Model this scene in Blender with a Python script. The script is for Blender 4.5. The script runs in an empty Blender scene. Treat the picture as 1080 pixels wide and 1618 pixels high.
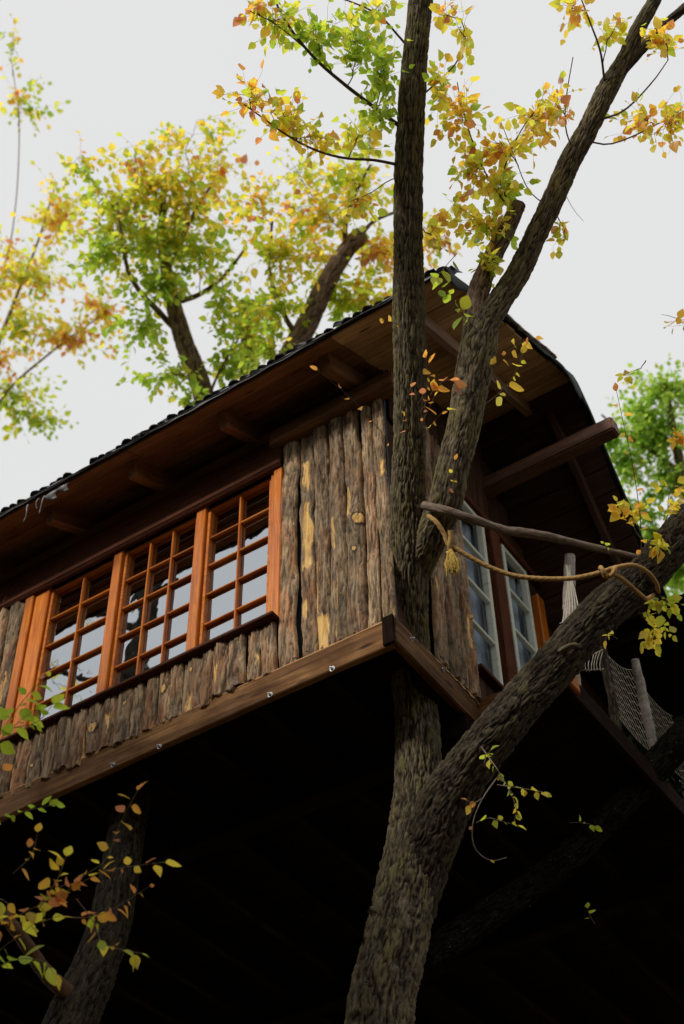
import bpy, bmesh, math, random
import numpy as np
from mathutils import Matrix, Vector
random.seed(7); RNG = np.random.default_rng(11)
scene = bpy.context.scene
COL = scene.collection

# ------------------------------------------------------------------ camera, world, sun, exposure
CAM = np.array([2.9716, -5.0523, 1.6])
ROT = np.array([[0.8280973950788656, 0.5603633808891604, -0.015734853735162972],
                [-0.40930253549469076, 0.585205804049924, -0.7000040009484942],
                [-0.3830484808757432, 0.5861118052596721, 0.7139655545150856]])   # right, down, forward
FPX = 2247.0
cd = bpy.data.cameras.new('camera'); cam = bpy.data.objects.new('camera', cd); COL.objects.link(cam)
mw = Matrix.Identity(4)
for r in range(3):
    mw[r][0] = ROT[0][r]; mw[r][1] = -ROT[1][r]; mw[r][2] = -ROT[2][r]; mw[r][3] = CAM[r]
cam.matrix_world = mw
cd.sensor_fit = 'VERTICAL'; cd.sensor_height = 36.0; cd.lens = 36.0 * FPX / 1618.0
cd.clip_end = 2000; cd.clip_start = 0.05
cd.dof.use_dof = True; cd.dof.focus_distance = 8.0; cd.dof.aperture_fstop = 1.9
scene.camera = cam

SUN_EL, SUN_AZ = math.radians(30), math.radians(194)      # azimuth clockwise from +Y
world = bpy.data.worlds.new('World'); scene.world = world; world.use_nodes = True
wt = world.node_tree; wt.nodes.clear()
wo = wt.nodes.new('ShaderNodeOutputWorld')
sky = wt.nodes.new('ShaderNodeTexSky'); sky.sky_type = 'NISHITA'; sky.sun_disc = False
sky.sun_elevation = SUN_EL; sky.sun_rotation = SUN_AZ; sky.dust_density = 4.0
bg1 = wt.nodes.new('ShaderNodeBackground'); bg1.inputs[1].default_value = 0.05
bg2 = wt.nodes.new('ShaderNodeBackground'); bg2.inputs[1].default_value = 1.0
nz = wt.nodes.new('ShaderNodeTexNoise'); nz.inputs['Scale'].default_value = 1.6; nz.inputs['Detail'].default_value = 5
cr = wt.nodes.new('ShaderNodeValToRGB')
cr.color_ramp.elements[0].position = 0.3; cr.color_ramp.elements[0].color = (0.430, 0.430, 0.430, 1)
cr.color_ramp.elements[1].position = 0.7; cr.color_ramp.elements[1].color = (0.452, 0.452, 0.452, 1)
tcw = wt.nodes.new('ShaderNodeTexCoord')
mxs = wt.nodes.new('ShaderNodeMixShader'); mxs.inputs[0].default_value = 0.95
L = wt.links.new
L(tcw.outputs['Generated'], nz.inputs['Vector']); L(nz.outputs['Fac'], cr.inputs[0]); L(cr.outputs[0], bg2.inputs[0])
L(sky.outputs[0], bg1.inputs[0]); L(bg1.outputs[0], mxs.inputs[1]); L(bg2.outputs[0], mxs.inputs[2]); L(mxs.outputs[0], wo.inputs[0])

sd = bpy.data.lights.new('sun', 'SUN'); sd.energy = 1.5; sd.angle = math.radians(10); sd.color = (1.0, 0.93, 0.82)
sun = bpy.data.objects.new('sun', sd); COL.objects.link(sun)
sdir = Vector((math.sin(SUN_AZ) * math.cos(SUN_EL), math.cos(SUN_AZ) * math.cos(SUN_EL), math.sin(SUN_EL)))
sun.rotation_euler = sdir.to_track_quat('Z', 'Y').to_euler(); sun.location = (0, -12, 20)

scene.view_settings.view_transform = 'Standard'; scene.view_settings.look = 'None'
scene.view_settings.exposure = 0.90; scene.view_settings.gamma = 1.0
scene.view_settings.use_curve_mapping = False
scene.cycles.max_bounces = 6; scene.cycles.transparent_max_bounces = 12
scene.cycles.use_denoising = True

# ------------------------------------------------------------------ measuring helpers (surveyed points -> world)
def ray(px, py):
    d = ROT.T @ np.array([(px - 540) / FPX, (py - 809) / FPX, 1.0]); return d
def at(px, py, z):
    return CAM + z * ray(px, py)
def onp(px, py, ax, v):
    d = ray(px, py); return CAM + d * (v - CAM[ax]) / d[ax]

# ------------------------------------------------------------------ noise
def _h(i, j, k, s):
    n = (i * 374761393 + j * 668265263 + k * 2147483647 + s * 974634777) & 0xFFFFFFFF
    n = ((n ^ (n >> 13)) * 1274126177) & 0xFFFFFFFF
    n = ((n ^ (n >> 16)) * 2246822519) & 0xFFFFFFFF
    return ((n ^ (n >> 15)) & 0xFFFFFF) / float(0xFFFFFF)
def vnoise(x, y, z, s=0):
    xi = np.floor(x).astype(np.int64); yi = np.floor(y).astype(np.int64); zi = np.floor(z).astype(np.int64)
    u = x - xi; v = y - yi; w = z - zi
    u = u*u*(3-2*u); v = v*v*(3-2*v); w = w*w*(3-2*w)
    r = 0
    for a in (0, 1):
        for b in (0, 1):
            for c in (0, 1):
                r = r + _h(xi+a, yi+b, zi+c, s) * (u if a else 1-u) * (v if b else 1-v) * (w if c else 1-w)
    return r * 2 - 1
def fbm(x, y, z, o=3, s=0):
    r = 0; a = 1.0; t = 0
    for i in range(o):
        r = r + a * vnoise(x, y, z, s + i); t += a; a *= 0.5; x = x*2.03; y = y*2.03; z = z*2.03
    return r / t

# ------------------------------------------------------------------ object helpers
WM = {}
def thing(name, label, cat, loc=(0, 0, 0), group=None, kind=None):
    o = bpy.data.objects.new(name, None); COL.objects.link(o); o.location = loc
    o.empty_display_size = 0.2
    o['label'] = label; o['category'] = cat
    if group: o['group'] = group
    if kind: o['kind'] = kind
    WM[o] = Matrix.Translation(Vector(loc)); return o
def put(name, me, mat, parent=None, M=None, label=None, kind=None, color=None):
    if mat is not None and not me.materials: me.materials.append(mat)
    o = bpy.data.objects.new(name, me); COL.objects.link(o)
    M = M if M is not None else Matrix.Identity(4)
    WM[o] = M
    if parent is not None:
        o.parent = parent; o.matrix_basis = WM[parent].inverted() @ M
    else: o.matrix_basis = M
    if label: o['label'] = label
    if kind: o['kind'] = kind
    if color: o.color = color
    return o
def npmesh(name, V, Q, smooth=True, attrs=None):
    V = np.asarray(V, np.float32); Q = np.asarray(Q, np.int32)
    me = bpy.data.meshes.new(name); n = Q.shape[1]
    me.vertices.add(len(V)); me.vertices.foreach_set('co', V.ravel())
    me.loops.add(Q.size); me.loops.foreach_set('vertex_index', Q.ravel())
    me.polygons.add(len(Q)); me.polygons.foreach_set('loop_start', np.arange(0, Q.size, n, dtype=np.int32))
    me.polygons.foreach_set('loop_total', np.full(len(Q), n, np.int32))
    me.polygons.foreach_set('use_smooth', np.full(len(Q), smooth))
    if attrs:
        for k, a in attrs.items():
            at_ = me.attributes.new(k, 'FLOAT', 'POINT'); at_.data.foreach_set('value', np.asarray(a, np.float32))
    if attrs and 'cav' in attrs and len(V) in BCO and 'bare' not in attrs:
        at_ = me.attributes.new('bco', 'FLOAT_VECTOR', 'POINT'); at_.data.foreach_set('vector', BCO[len(V)].astype(np.float32).ravel())
    me.update(); me.validate(); return me
def bmmesh(name, bm, smooth=False):
    me = bpy.data.meshes.new(name); bm.to_mesh(me); bm.free()
    if smooth:
        for p in me.polygons: p.use_smooth = True
    return me
_bc = {}
def board_mesh(l, w, t, bev=0.004, seg=1, wob=0.0, seed=0):
    bm = bmesh.new(); bmesh.ops.create_cube(bm, size=1.0)
    if seg > 1:
        es = [e for e in bm.edges if abs(e.verts[0].co.x - e.verts[1].co.x) > 0.5]
        bmesh.ops.subdivide_edges(bm, edges=es, cuts=seg - 1)
    for v in bm.verts: v.co = Vector((v.co.x * l, v.co.y * w, v.co.z * t))
    if bev: 
        es = [e for e in bm.edges if e.is_manifold and e.calc_face_angle(0) > 0.5]
        bmesh.ops.bevel(bm, geom=es, offset=min(bev, w*.3, t*.3), segments=2 if bev > .006 else 1, affect='EDGES')
    if wob:
        rr = random.Random(seed); ph = [rr.uniform(0, 6) for _ in range(4)]
        for v in bm.verts:
            v.co.z += wob * math.sin(v.co.x * 2.1 + ph[0]) + wob * .5 * math.sin(v.co.x * 5.3 + ph[1])
            v.co.y += wob * .8 * math.sin(v.co.x * 1.7 + ph[2])
    return bmmesh('board', bm)
def frame_between(p0, p1, up=(0, 0, 1)):
    p0 = Vector(p0); p1 = Vector(p1); x = (p1 - p0).normalized(); up = Vector(up)
    y = up.cross(x).normalized(); z = x.cross(y)
    M = Matrix.Identity(4); c = (p0 + p1) / 2
    for r in range(3): M[r][0] = x[r]; M[r][1] = y[r]; M[r][2] = z[r]; M[r][3] = c[r]
    return M
_bs = [0]
def board(name, p0, p1, w, t, mat, parent, up=(0, 0, 1), bev=0.004, seg=1, wob=0.0, label=None, twist=0.0):
    """long axis p0-p1, thickness t along up, width w across"""
    _bs[0] += 1
    l = (Vector(p1) - Vector(p0)).length
    key = (round(l, 4), w, t, bev, seg, wob)
    if wob or key not in _bc: me = board_mesh(l, w, t, bev, seg, wob, _bs[0]); _bc[key] = me
    else: me = _bc[key]
    M = frame_between(p0, p1, up)
    if twist: M = M @ Matrix.Rotation(twist, 4, 'X')
    if me.materials and me.materials[0] != mat: me = me.copy(); me.materials[0] = mat
    return put(name, me, mat, parent, M, label)

def smooth_path(P, R, step):
    P = np.array(P, float); R = np.array(R, float)
    n = len(P); ts = [0.0]
    for i in range(n - 1): ts.append(ts[-1] + np.linalg.norm(P[i+1] - P[i]))
    ts = np.array(ts); m = max(4, int(ts[-1] / step)); t = np.linspace(0, ts[-1], m)
    # catmull-rom (non-uniform tangents)
    T = np.zeros_like(P)
    for i in range(n):
        a = max(0, i-1); b = min(n-1, i+1); T[i] = (P[b] - P[a]) / max(1e-6, ts[b] - ts[a])
    idx = np.clip(np.searchsorted(ts, t, side='right') - 1, 0, n - 2)
    h = ts[idx+1] - ts[idx]; u = (t - ts[idx]) / h
    u2 = u*u; u3 = u2*u
    out = ((2*u3-3*u2+1)[:, None]*P[idx] + ((u3-2*u2+u)*h)[:, None]*T[idx] + (-2*u3+3*u2)[:, None]*P[idx+1] + ((u3-u2)*h)[:, None]*T[idx+1])
    rr = np.interp(t, ts, R)
    return out, rr, t
def frames(P):
    T = np.gradient(P, axis=0); T /= np.linalg.norm(T, axis=1)[:, None] + 1e-9
    n0 = np.cross(T[0], [0.3, 0.9, 0.1]); n0 /= np.linalg.norm(n0)
    N = [n0]
    for i in range(1, len(P)):
        v = N[-1] - T[i] * (N[-1] @ T[i]); N.append(v / (np.linalg.norm(v) + 1e-9))
    N = np.array(N); B = np.cross(T, N); return T, N, B
def tube(P, R, k, disp=None, cap=True):
    m = len(P); T, N, B = frames(P)
    th = np.linspace(0, 2*np.pi, k, endpoint=False)
    c, s = np.cos(th), np.sin(th)
    rad = np.asarray(R)[:, None] * np.ones(k)[None]
    if disp is not None: rad = rad + disp
    V = P[:, None, :] + rad[..., None] * (c[None, :, None]*N[:, None, :] + s[None, :, None]*B[:, None, :])
    V = V.reshape(-1, 3)
    i = np.arange(m-1)[:, None]*k; j = np.arange(k)[None]; j2 = (j+1) % k
    Q = np.stack([i+j, i+j2, i+k+j2, i+k+j], -1).reshape(-1, 4)
    if cap:
        nv = len(V)
        V = np.vstack([V, P[0], P[-1]])
        a = np.arange(k); b = (a+1) % k
        Q = np.vstack([Q, np.stack([b, a, np.full(k, nv), np.full(k, nv)], -1), np.stack([a+(m-1)*k, b+(m-1)*k, np.full(k, nv+1), np.full(k, nv+1)], -1)])
        # degenerate quads for caps are split as tris by validate
    return V, Q
def tri_caps_mesh(name, V, Q, attrs=None, smooth=True):
    return npmesh(name, V, Q, smooth, attrs)
BCO = {}
def bark_tube(P, R, seed, k=96, step=0.012, amp=0.05, freq=9.0, lump=0.06, attrs=True):
    """furrowed bark as real relief: P, R are control points"""
    p, r, t = smooth_path(P, R, step)
    th = np.linspace(0, 2*np.pi, k, endpoint=False)
    rm = r.mean()
    X = np.cos(th)[None]*np.ones((len(p), 1)); Y = np.sin(th)[None]*np.ones((len(p), 1)); S = t[:, None]*np.ones((1, k)) + seed*13.7
    big = fbm(X*1.3, Y*1.3, S/rm*0.35, 3, seed)
    f = freq * (rm/0.11)**0.6 * 0.95
    wx = fbm(X*f*.5, Y*f*.5, S*14, 2, seed+9)*1.3
    a = vnoise(X*f+wx*1.2, Y*f+wx*.8, S*11, seed+20)
    b = vnoise(X*f*1.9+wx, Y*f*1.9, S*24, seed+30)
    c = fbm(X*f*3.6, Y*f*3.6, S*42, 3, seed+40)
    ridge = 1 - np.abs(a*1.4)**.7*1.55; ridge2 = 1 - np.abs(b*1.4)**.7*1.55
    hgt = 0.55*np.clip(ridge, -.5, 1) + 0.33*np.clip(ridge2, -.5, 1) - 0.30*c
    hgt = -hgt            # furrows cut in
    hn = (hgt - hgt.min())/(hgt.max()-hgt.min()+1e-9)
    d = r[:, None]*(lump*big*1.6) + min(0.030, rm*amp*4.6)*(hn-0.6)*np.minimum(1, r/rm)[:, None]
    V, Q = tube(p, r, k, d)
    cav = np.concatenate([hn.ravel(), [0.5, 0.5]])
    bco = np.stack([X*rm, Y*rm, S], -1).reshape(-1, 3); bco = np.vstack([bco, bco[:1], bco[-1:]])
    BCO[len(V)] = bco
    return V, Q, cav
def bark_obj(name, P, R, seed, mat, parent, **kw):
    V, Q, cav = bark_tube(P, R, seed, **kw)
    return put(name, npmesh(name, V, Q, True, {'cav': cav}), mat, parent)

# ------------------------------------------------------------------ materials
class MB:
    def __init__(s, name):
        s.m = bpy.data.materials.new(name); s.m.use_nodes = True; s.t = s.m.node_tree; s.t.nodes.clear()
        s.out = s.n('ShaderNodeOutputMaterial')
    def n(s, ty, **kw):
        nd = s.t.nodes.new(ty)
        for k, v in kw.items():
            if k.startswith('i_'):
                key = k[2:]; key = int(key) if key.isdigit() else key.replace('_', ' ')
                nd.inputs[key].default_value = v
            else: setattr(nd, k, v)
        return nd
    def l(s, a, b): s.t.links.new(a, b)
    def coord(s, scale=(1, 1, 1), kind='Object', rnd=True):
        tc = s.n('ShaderNodeTexCoord'); mp = s.n('ShaderNodeMapping'); mp.inputs['Scale'].default_value = scale
        if rnd:
            oi = s.n('ShaderNodeObjectInfo'); va = s.n('ShaderNodeVectorMath', operation='MULTIPLY_ADD')
            cx = s.n('ShaderNodeCombineXYZ'); s.l(oi.outputs['Random'], cx.inputs[0]); s.l(oi.outputs['Random'], cx.inputs[1]); s.l(oi.outputs['Random'], cx.inputs[2])
            s.l(cx.outputs[0], va.inputs[0]); va.inputs[1].default_value = (37, 53, 71); s.l(tc.outputs[kind], va.inputs[2]); s.l(va.outputs[0], mp.inputs[0])
        else: s.l(tc.outputs[kind], mp.inputs[0])
        return mp.outputs[0]
    def noise(s, co, scale, detail=4, rough=.55, dist=0):
        nd = s.n('ShaderNodeTexNoise'); nd.inputs['Scale'].default_value = scale; nd.inputs['Detail'].default_value = detail
        nd.inputs['Roughness'].default_value = rough; nd.inputs['Distortion'].default_value = dist
        s.l(co, nd.inputs['Vector']); return nd.outputs['Fac']
    def ramp(s, f, stops):
        r = s.n('ShaderNodeValToRGB'); e = r.color_ramp.elements
        while len(e) < len(stops): e.new(0.5)
        for i, (p, c) in enumerate(stops):
            e[i].position = p; c = c if isinstance(c, tuple) else (c, c, c); e[i].color = (*c, 1)
        s.l(f, r.inputs[0]); return r.outputs[0]
    def mix(s, f, a, b, mode='MIX'):
        m = s.n('ShaderNodeMix', data_type='RGBA', blend_type=mode)
        for sock, v in ((m.inputs[0], f), (m.inputs[6], a), (m.inputs[7], b)):
            if isinstance(v, (int, float)): sock.default_value = v
            elif isinstance(v, tuple): sock.default_value = (*v, 1) if len(v) == 3 else v
            else: s.l(v, sock)
        return m.outputs[2]
    def math(s, op, a, b=0.0, clamp=False):
        m = s.n('ShaderNodeMath', operation=op); m.use_clamp = clamp
        for i, v in enumerate((a, b)):
            if isinstance(v, (int, float)): m.inputs[i].default_value = v
            else: s.l(v, m.inputs[i])
        return m.outputs[0]
    def attr(s, name): return s.n('ShaderNodeAttribute', attribute_name=name).outputs['Fac']
    def rnd(s): return s.n('ShaderNodeObjectInfo').outputs['Random']
    def fin(s, col, rough=.7, bump=None, dist=.003, spec=.3, coat=0, strength=1.0):
        p = s.n('ShaderNodeBsdfPrincipled')
        if isinstance(col, tuple): p.inputs['Base Color'].default_value = (*col, 1)
        else: s.l(col, p.inputs['Base Color'])
        if isinstance(rough, (int, float)): p.inputs['Roughness'].default_value = rough
        else: s.l(rough, p.inputs['Roughness'])
        p.inputs['Specular IOR Level'].default_value = spec; p.inputs['Coat Weight'].default_value = coat; p.inputs['Coat Roughness'].default_value = .25
        if bump is not None:
            b = s.n('ShaderNodeBump'); b.inputs['Distance'].default_value = dist; b.inputs['Strength'].default_value = strength
            s.l(bump, b.inputs['Height']); s.l(b.outputs[0], p.inputs['Normal'])
        s.l(p.outputs[0], s.out.inputs[0]); return s.m

def wood(name, dark, mid, light, rough=.55, coat=0., grain=1.0, knots=True, stain=.5, spec=.35, var=.25):
    b = MB(name)
    co = b.coord((1.6, 22, 22)); co2 = b.coord((1, 1, 1))
    g = b.noise(co, 1.6*grain, 6, .62, .6)
    c = b.ramp(g, [(.25, dark), (.5, mid), (.72, light)])
    fine = b.noise(b.coord((6, 160, 160)), 1.0, 3, .6)
    c = b.mix(.35, c, b.ramp(fine, [(.3, .45), (.7, 1.3)]), 'MULTIPLY')
    if knots:
        v = b.n('ShaderNodeTexVoronoi', feature='F1'); v.inputs['Scale'].default_value = 1.0
        b.l(b.coord((2.2, 8, 8)), v.inputs['Vector'])
        k = b.ramp(v.outputs['Distance'], [(.05, 1.), (.14, 0.)])
        c = b.mix(k, c, tuple(x*.35 for x in dark))
    st = b.noise(co2, 3.0, 5, .6)
    c = b.mix(b.ramp(st, [(.42, 0.), (.72, stain)]), c, tuple(x*.45 for x in dark))
    h = b.math('MULTIPLY_ADD', b.rnd(), var*2); 
    b.t.nodes[-1].inputs[2].default_value = 1 - var
    cc = b.n('ShaderNodeCombineColor'); 
    for i in range(3): b.l(h, cc.inputs[i])
    c = b.mix(1.0, c, cc.outputs[0], 'MULTIPLY')
    r = b.ramp(st, [(.3, rough-.1), (.7, min(1, rough+.15))])
    return b.fin(c, r, b.mix(.5, g, fine), .002, spec, coat)

M_frame = wood('stained_window_wood', (.26, .055, .005), (.56, .150, .010), (.72, .250, .020), .35, .15, 1, False, .3, .18, .12)
M_frame_dark = wood('old_stained_header', (.06, .017, .007), (.10, .030, .011), (.14, .046, .016), .65, 0, 1, True, .5, .12)
M_rim = wood('stained_rim_beam', (.055, .022, .008), (.17, .080, .028), (.34, .175, .060), .6, .0, .8, True, .6, .10)
M_soffit = wood('brown_roof_boards', (.14, .066, .030), (.24, .12, .055), (.34, .18, .085), .7, 0, .9, True, .4, .15)
M_soffit_lit = wood('lit_soffit_boards', (.34, .20, .09), (.58, .37, .19), (.72, .50, .27), .7, 0, .9, True, .35, .15)  # paler copy of the roof boards; light under the gable put into colour
M_beam = wood('weathered_pinkish_beam', (.09, .045, .03), (.17, .09, .063), (.28, .16, .12), .65, 0, .9, True, .35, .15)
M_lath = wood('pale_barge_rafter', (.22, .135, .09), (.34, .22, .15), (.44, .30, .21), .6, 0, .9, True, .3)
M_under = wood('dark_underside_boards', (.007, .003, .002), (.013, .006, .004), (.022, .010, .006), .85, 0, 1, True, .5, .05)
M_wallboard = wood('dark_gable_boards', (.03, .014, .009), (.055, .027, .016), (.09, .045, .026), .75, 0, 1, True, .5, .1)
M_raw = wood('fresh_split_wood', (.28, .13, .04), (.48, .25, .08), (.66, .40, .16), .6, 0, 1.2, False, .3)
M_grey = wood('weathered_grey_wood', (.18, .15, .13), (.38, .335, .295), (.56, .51, .45), .8, 0, 1.2, True, .4, .2)
M_paint = (lambda b: b.fin(b.mix(b.ramp(b.noise(b.coord((4, 30, 30)), 1, 4), [(.55, 0.), (.75, .5)]), (.66, .68, .57), (.3, .27, .2)), .5, b.noise(b.coord((6, 60, 60)), 1, 3), .001))(MB('pale_sage_window_paint'))

def bark_slab_mat():
    b = MB('bark_slab')
    bare = b.attr('bare'); cav = b.attr('cav')
    co = b.coord((14, 14, 3.0)); g = b.noise(co, 1.2, 6, .65, .8)
    big = b.noise(b.coord((4, 4, 1.6)), 1.4, 4, .6, .4)
    bark = b.ramp(g, [(.30, (.04, .025, .014)), (.45, (.21, .140, .076)), (.58, (.38, .265, .155)), (.74, (.56, .42, .27))])
    red = b.ramp(g, [(.3, (.09, .030, .010)), (.55, (.30, .115, .038)), (.75, (.46, .21, .08))])
    bark = b.mix(b.ramp(big, [(.46, 0.), (.64, .7)]), bark, red)
    grey = b.noise(b.coord((9, 9, 5)), 2.2, 5, .7)
    bark = b.mix(b.ramp(grey, [(.50, 0.), (.70, .6)]), bark, (.33, .275, .205))
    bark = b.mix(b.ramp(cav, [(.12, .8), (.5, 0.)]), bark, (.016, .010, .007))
    rw = b.noise(b.coord((48, 48, 5)), 1.3, 6, .7, 1.0)
    raw = b.ramp(rw, [(.28, (.36, .17, .05)), (.48, (.72, .43, .13)), (.72, (.90, .66, .30))])
    en = b.noise(b.coord((55, 55, 7)), 1., 6, .75)
    bb = b.math('ADD', bare, b.math('MULTIPLY', b.math('SUBTRACT', en, .5), 3.2))
    c = b.mix(b.ramp(bb, [(.40, 0.), (.5, .55), (.56, .4), (.72, 1.)]), bark, raw)
    h = b.math('MULTIPLY_ADD', b.rnd(), .5); b.t.nodes[-1].inputs[2].default_value = .75
    cc = b.n('ShaderNodeCombineColor')
    for i in range(3): b.l(h, cc.inputs[i])
    c = b.mix(1., c, cc.outputs[0], 'MULTIPLY')
    f = b.noise(b.coord((55, 55, 16)), 1., 6, .7)
    return b.fin(c, .72, b.mix(.5, g, f), .008, .25)
M_slab = bark_slab_mat()

def trunk_mat(name, dark, mid, light, moss, mossamt=.5):
    b = MB(name); cav = b.attr('cav')
    at_ = b.n('ShaderNodeAttribute', attribute_name='bco').outputs['Vector']
    def co(sc):
        mp = b.n('ShaderNodeMapping'); mp.inputs['Scale'].default_value = sc; b.l(at_, mp.inputs[0]); return mp.outputs[0]
    g = b.noise(co((70, 70, 14)), 1., 7, .7, .6)
    c = b.ramp(g, [(.30, dark), (.5, mid), (.68, light)])
    big = b.noise(co((9, 9, 3)), 1., 4, .6)
    c = b.mix(b.ramp(big, [(.4, 0.), (.7, .5)]), c, tuple(x*.55 for x in mid))
    lich = b.noise(co((13, 13, 5)), 1., 6, .75)
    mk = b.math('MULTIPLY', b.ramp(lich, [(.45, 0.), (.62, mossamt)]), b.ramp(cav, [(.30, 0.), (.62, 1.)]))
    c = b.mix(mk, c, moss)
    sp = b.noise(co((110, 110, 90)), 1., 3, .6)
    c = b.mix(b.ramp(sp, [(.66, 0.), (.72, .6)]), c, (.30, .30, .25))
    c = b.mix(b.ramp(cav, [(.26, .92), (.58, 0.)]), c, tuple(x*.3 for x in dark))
    f = b.noise(co((200, 200, 60)), 1., 6, .75)
    return b.fin(c, .9, b.mix(.5, g, f), .012, .15 if dark[0] > .01 else .0)
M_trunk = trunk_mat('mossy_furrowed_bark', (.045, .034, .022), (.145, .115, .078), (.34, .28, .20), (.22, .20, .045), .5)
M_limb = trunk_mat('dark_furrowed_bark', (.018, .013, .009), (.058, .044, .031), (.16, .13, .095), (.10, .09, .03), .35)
M_dbark = trunk_mat('shaded_black_bark', (.006, .005, .004), (.012, .010, .008), (.024, .020, .015), (.016, .016, .007), .2)  # shade on the lower right limb put into a near-black bark colour
M_bgbark = trunk_mat('pinkish_grey_bark', (.14, .09, .065), (.33, .225, .165), (.5, .37, .28), (.2, .2, .07), .2)
M_twig = (lambda b: b.fin(b.ramp(b.noise(b.coord(rnd=False), 40, 3), [(.3, (.06, .035, .025)), (.7, (.15, .095, .07))]), .8))(MB('twig_bark'))
M_twig_pale = (lambda b: b.fin(b.ramp(b.noise(b.coord(rnd=False), 40, 3), [(.3, (.16, .12, .095)), (.7, (.34, .28, .23))]), .8))(MB('pale_dry_twig_bark'))

def leaf_mat(name, src, ramp, trans=.5, gain=1.0):
    b = MB(name)
    if src == 'object':
        oi = b.n('ShaderNodeObjectInfo'); sep = b.n('ShaderNodeSeparateColor'); b.l(oi.outputs['Color'], sep.inputs[0]); hue = sep.outputs[0]
    else: hue = b.attr('hue')
    n = b.noise(b.coord(rnd=False), 55, 3)
    hue2 = b.math('ADD', hue, b.math('MULTIPLY_ADD', n, .5)); 
    # centre the noise
    b.t.nodes[-2].inputs[2].default_value = 0.0
    hue3 = b.math('SUBTRACT', hue2, .25, True)
    c = b.ramp(hue3, ramp)
    sp = b.noise(b.coord(rnd=False), 130, 2)
    c = b.mix(b.ramp(sp, [(.66, 0.), (.74, .5)]), c, (.12, .05, .015))
    d = b.n('ShaderNodeBsdfDiffuse'); t = b.n('ShaderNodeBsdfTranslucent'); g = b.n('ShaderNodeBsdfGlossy'); g.inputs['Roughness'].default_value = .45
    b.l(c, d.inputs[0]); 
    sat = b.n('ShaderNodeHueSaturation'); sat.inputs['Saturation'].default_value = 1.0; sat.inputs['Value'].default_value = gain; b.l(c, sat.inputs['Color'])
    b.l(sat.outputs[0], t.inputs[0])
    m = b.n('ShaderNodeMixShader'); m.inputs[0].default_value = trans; b.l(d.outputs[0], m.inputs[1]); b.l(t.outputs[0], m.inputs[2])
    m2 = b.n('ShaderNodeMixShader'); m2.inputs[0].default_value = .04; b.l(m.outputs[0], m2.inputs[1]); b.l(g.outputs[0], m2.inputs[2])
    b.l(m2.outputs[0], b.out.inputs[0]); return b.m
RAMP_A = [(0., (.36, .55, .05)), (.28, (.62, .72, .06)), (.5, (.90, .80, .08)), (.72, (.94, .60, .07)), (.88, (.85, .34, .07)), (1., (.60, .24, .13))]
M_leafo = leaf_mat('autumn_leaf', 'object', RAMP_A, .74, 1.05)
M_leafa = leaf_mat('autumn_foliage', 'attr', RAMP_A, .74, 1.05)
RAMP_G = [(0., (.26, .48, .05)), (.5, (.45, .66, .08)), (.85, (.60, .60, .06)), (1., (.75, .4, .05))]
M_leafg = leaf_mat('green_foliage', 'attr', RAMP_G, .74, 1.05)
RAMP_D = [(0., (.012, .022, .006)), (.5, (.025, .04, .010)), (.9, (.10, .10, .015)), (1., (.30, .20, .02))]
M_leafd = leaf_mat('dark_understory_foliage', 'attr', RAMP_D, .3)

def glass_mat(name, tint, f0, rough=.01, wavy=.0015):
    b = MB(name)
    tr = b.n('ShaderNodeBsdfTransparent'); tr.inputs[0].default_value = (*tint, 1)
    g = b.n('ShaderNodeBsdfGlossy'); g.inputs['Roughness'].default_value = rough; g.inputs['Color'].default_value = (.88, .94, 1., 1)
    bp = b.n('ShaderNodeBump'); bp.inputs['Distance'].default_value = wavy; b.l(b.noise(b.coord(), 4., 2), bp.inputs['Height']); b.l(bp.outputs[0], g.inputs['Normal'])
    fr = b.n('ShaderNodeFresnel'); fr.inputs['IOR'].default_value = f0
    ge = b.n('ShaderNodeNewGeometry'); fac = b.math('MULTIPLY', fr.outputs[0], b.math('SUBTRACT', 1.0, ge.outputs['Backfacing']))
    m = b.n('ShaderNodeMixShader'); b.l(fac, m.inputs[0]); b.l(tr.outputs[0], m.inputs[1]); b.l(g.outputs[0], m.inputs[2])
    b.l(m.outputs[0], b.out.inputs[0]); return b.m
M_glass = glass_mat('front_window_glass', (.5, .53, .55), 7.0)
M_glass2 = glass_mat('side_window_glass', (.92, .95, .97), 1.7)
def plain(name, c, rough=.6, spec=.3, metal=0, sc=30, amt=.3, bump=.001):
    b = MB(name); n = b.noise(b.coord(), sc, 4)
    cc = b.mix(b.ramp(n, [(.35, 0.), (.7, amt)]), c, tuple(x*.4 for x in c))
    m = b.fin(cc, rough, n, bump, spec)
    for nd in b.t.nodes:
        if nd.type == 'BSDF_PRINCIPLED': nd.inputs['Metallic'].default_value = metal
    return m
M_tar = plain('blue_grey_building_paper', (.045, .055, .065), .6)
M_felt = plain('black_roofing_felt', (.018, .020, .022), .75, .25, sc=60)
M_shingle = plain('black_tile_edges', (.012, .013, .014), .5, .4)
M_film = plain('grey_torn_membrane', (.15, .15, .155), .5, .4, sc=18)
M_bolt = plain('galvanised_bolt', (.42, .43, .45), .5, .5, .5, 80, .3)
M_curtain = plain('grey_blue_curtain', (.46, .50, .56), .9, .1, sc=5, amt=.15)
M_room = plain('dark_interior', (.03, .02, .015), .9)
def rope_mat(name, a, bcol):
    b = MB(name); w = b.n('ShaderNodeTexNoise'); co = b.coord((1, 1, 1), rnd=False)
    n = b.noise(co, 160, 3); n2 = b.noise(co, 12, 3)
    c = b.mix(n, a, bcol); c = b.mix(b.ramp(n2, [(.5, 0.), (.8, .5)]), c, tuple(x*.5 for x in a))
    return b.fin(c, .9, n, .002, .1)
M_rope = rope_mat('tan_hemp_rope', (.30, .17, .06), (.46, .30, .12))
M_tassel = rope_mat('yellow_frayed_rope', (.46, .30, .06), (.62, .45, .13))
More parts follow.
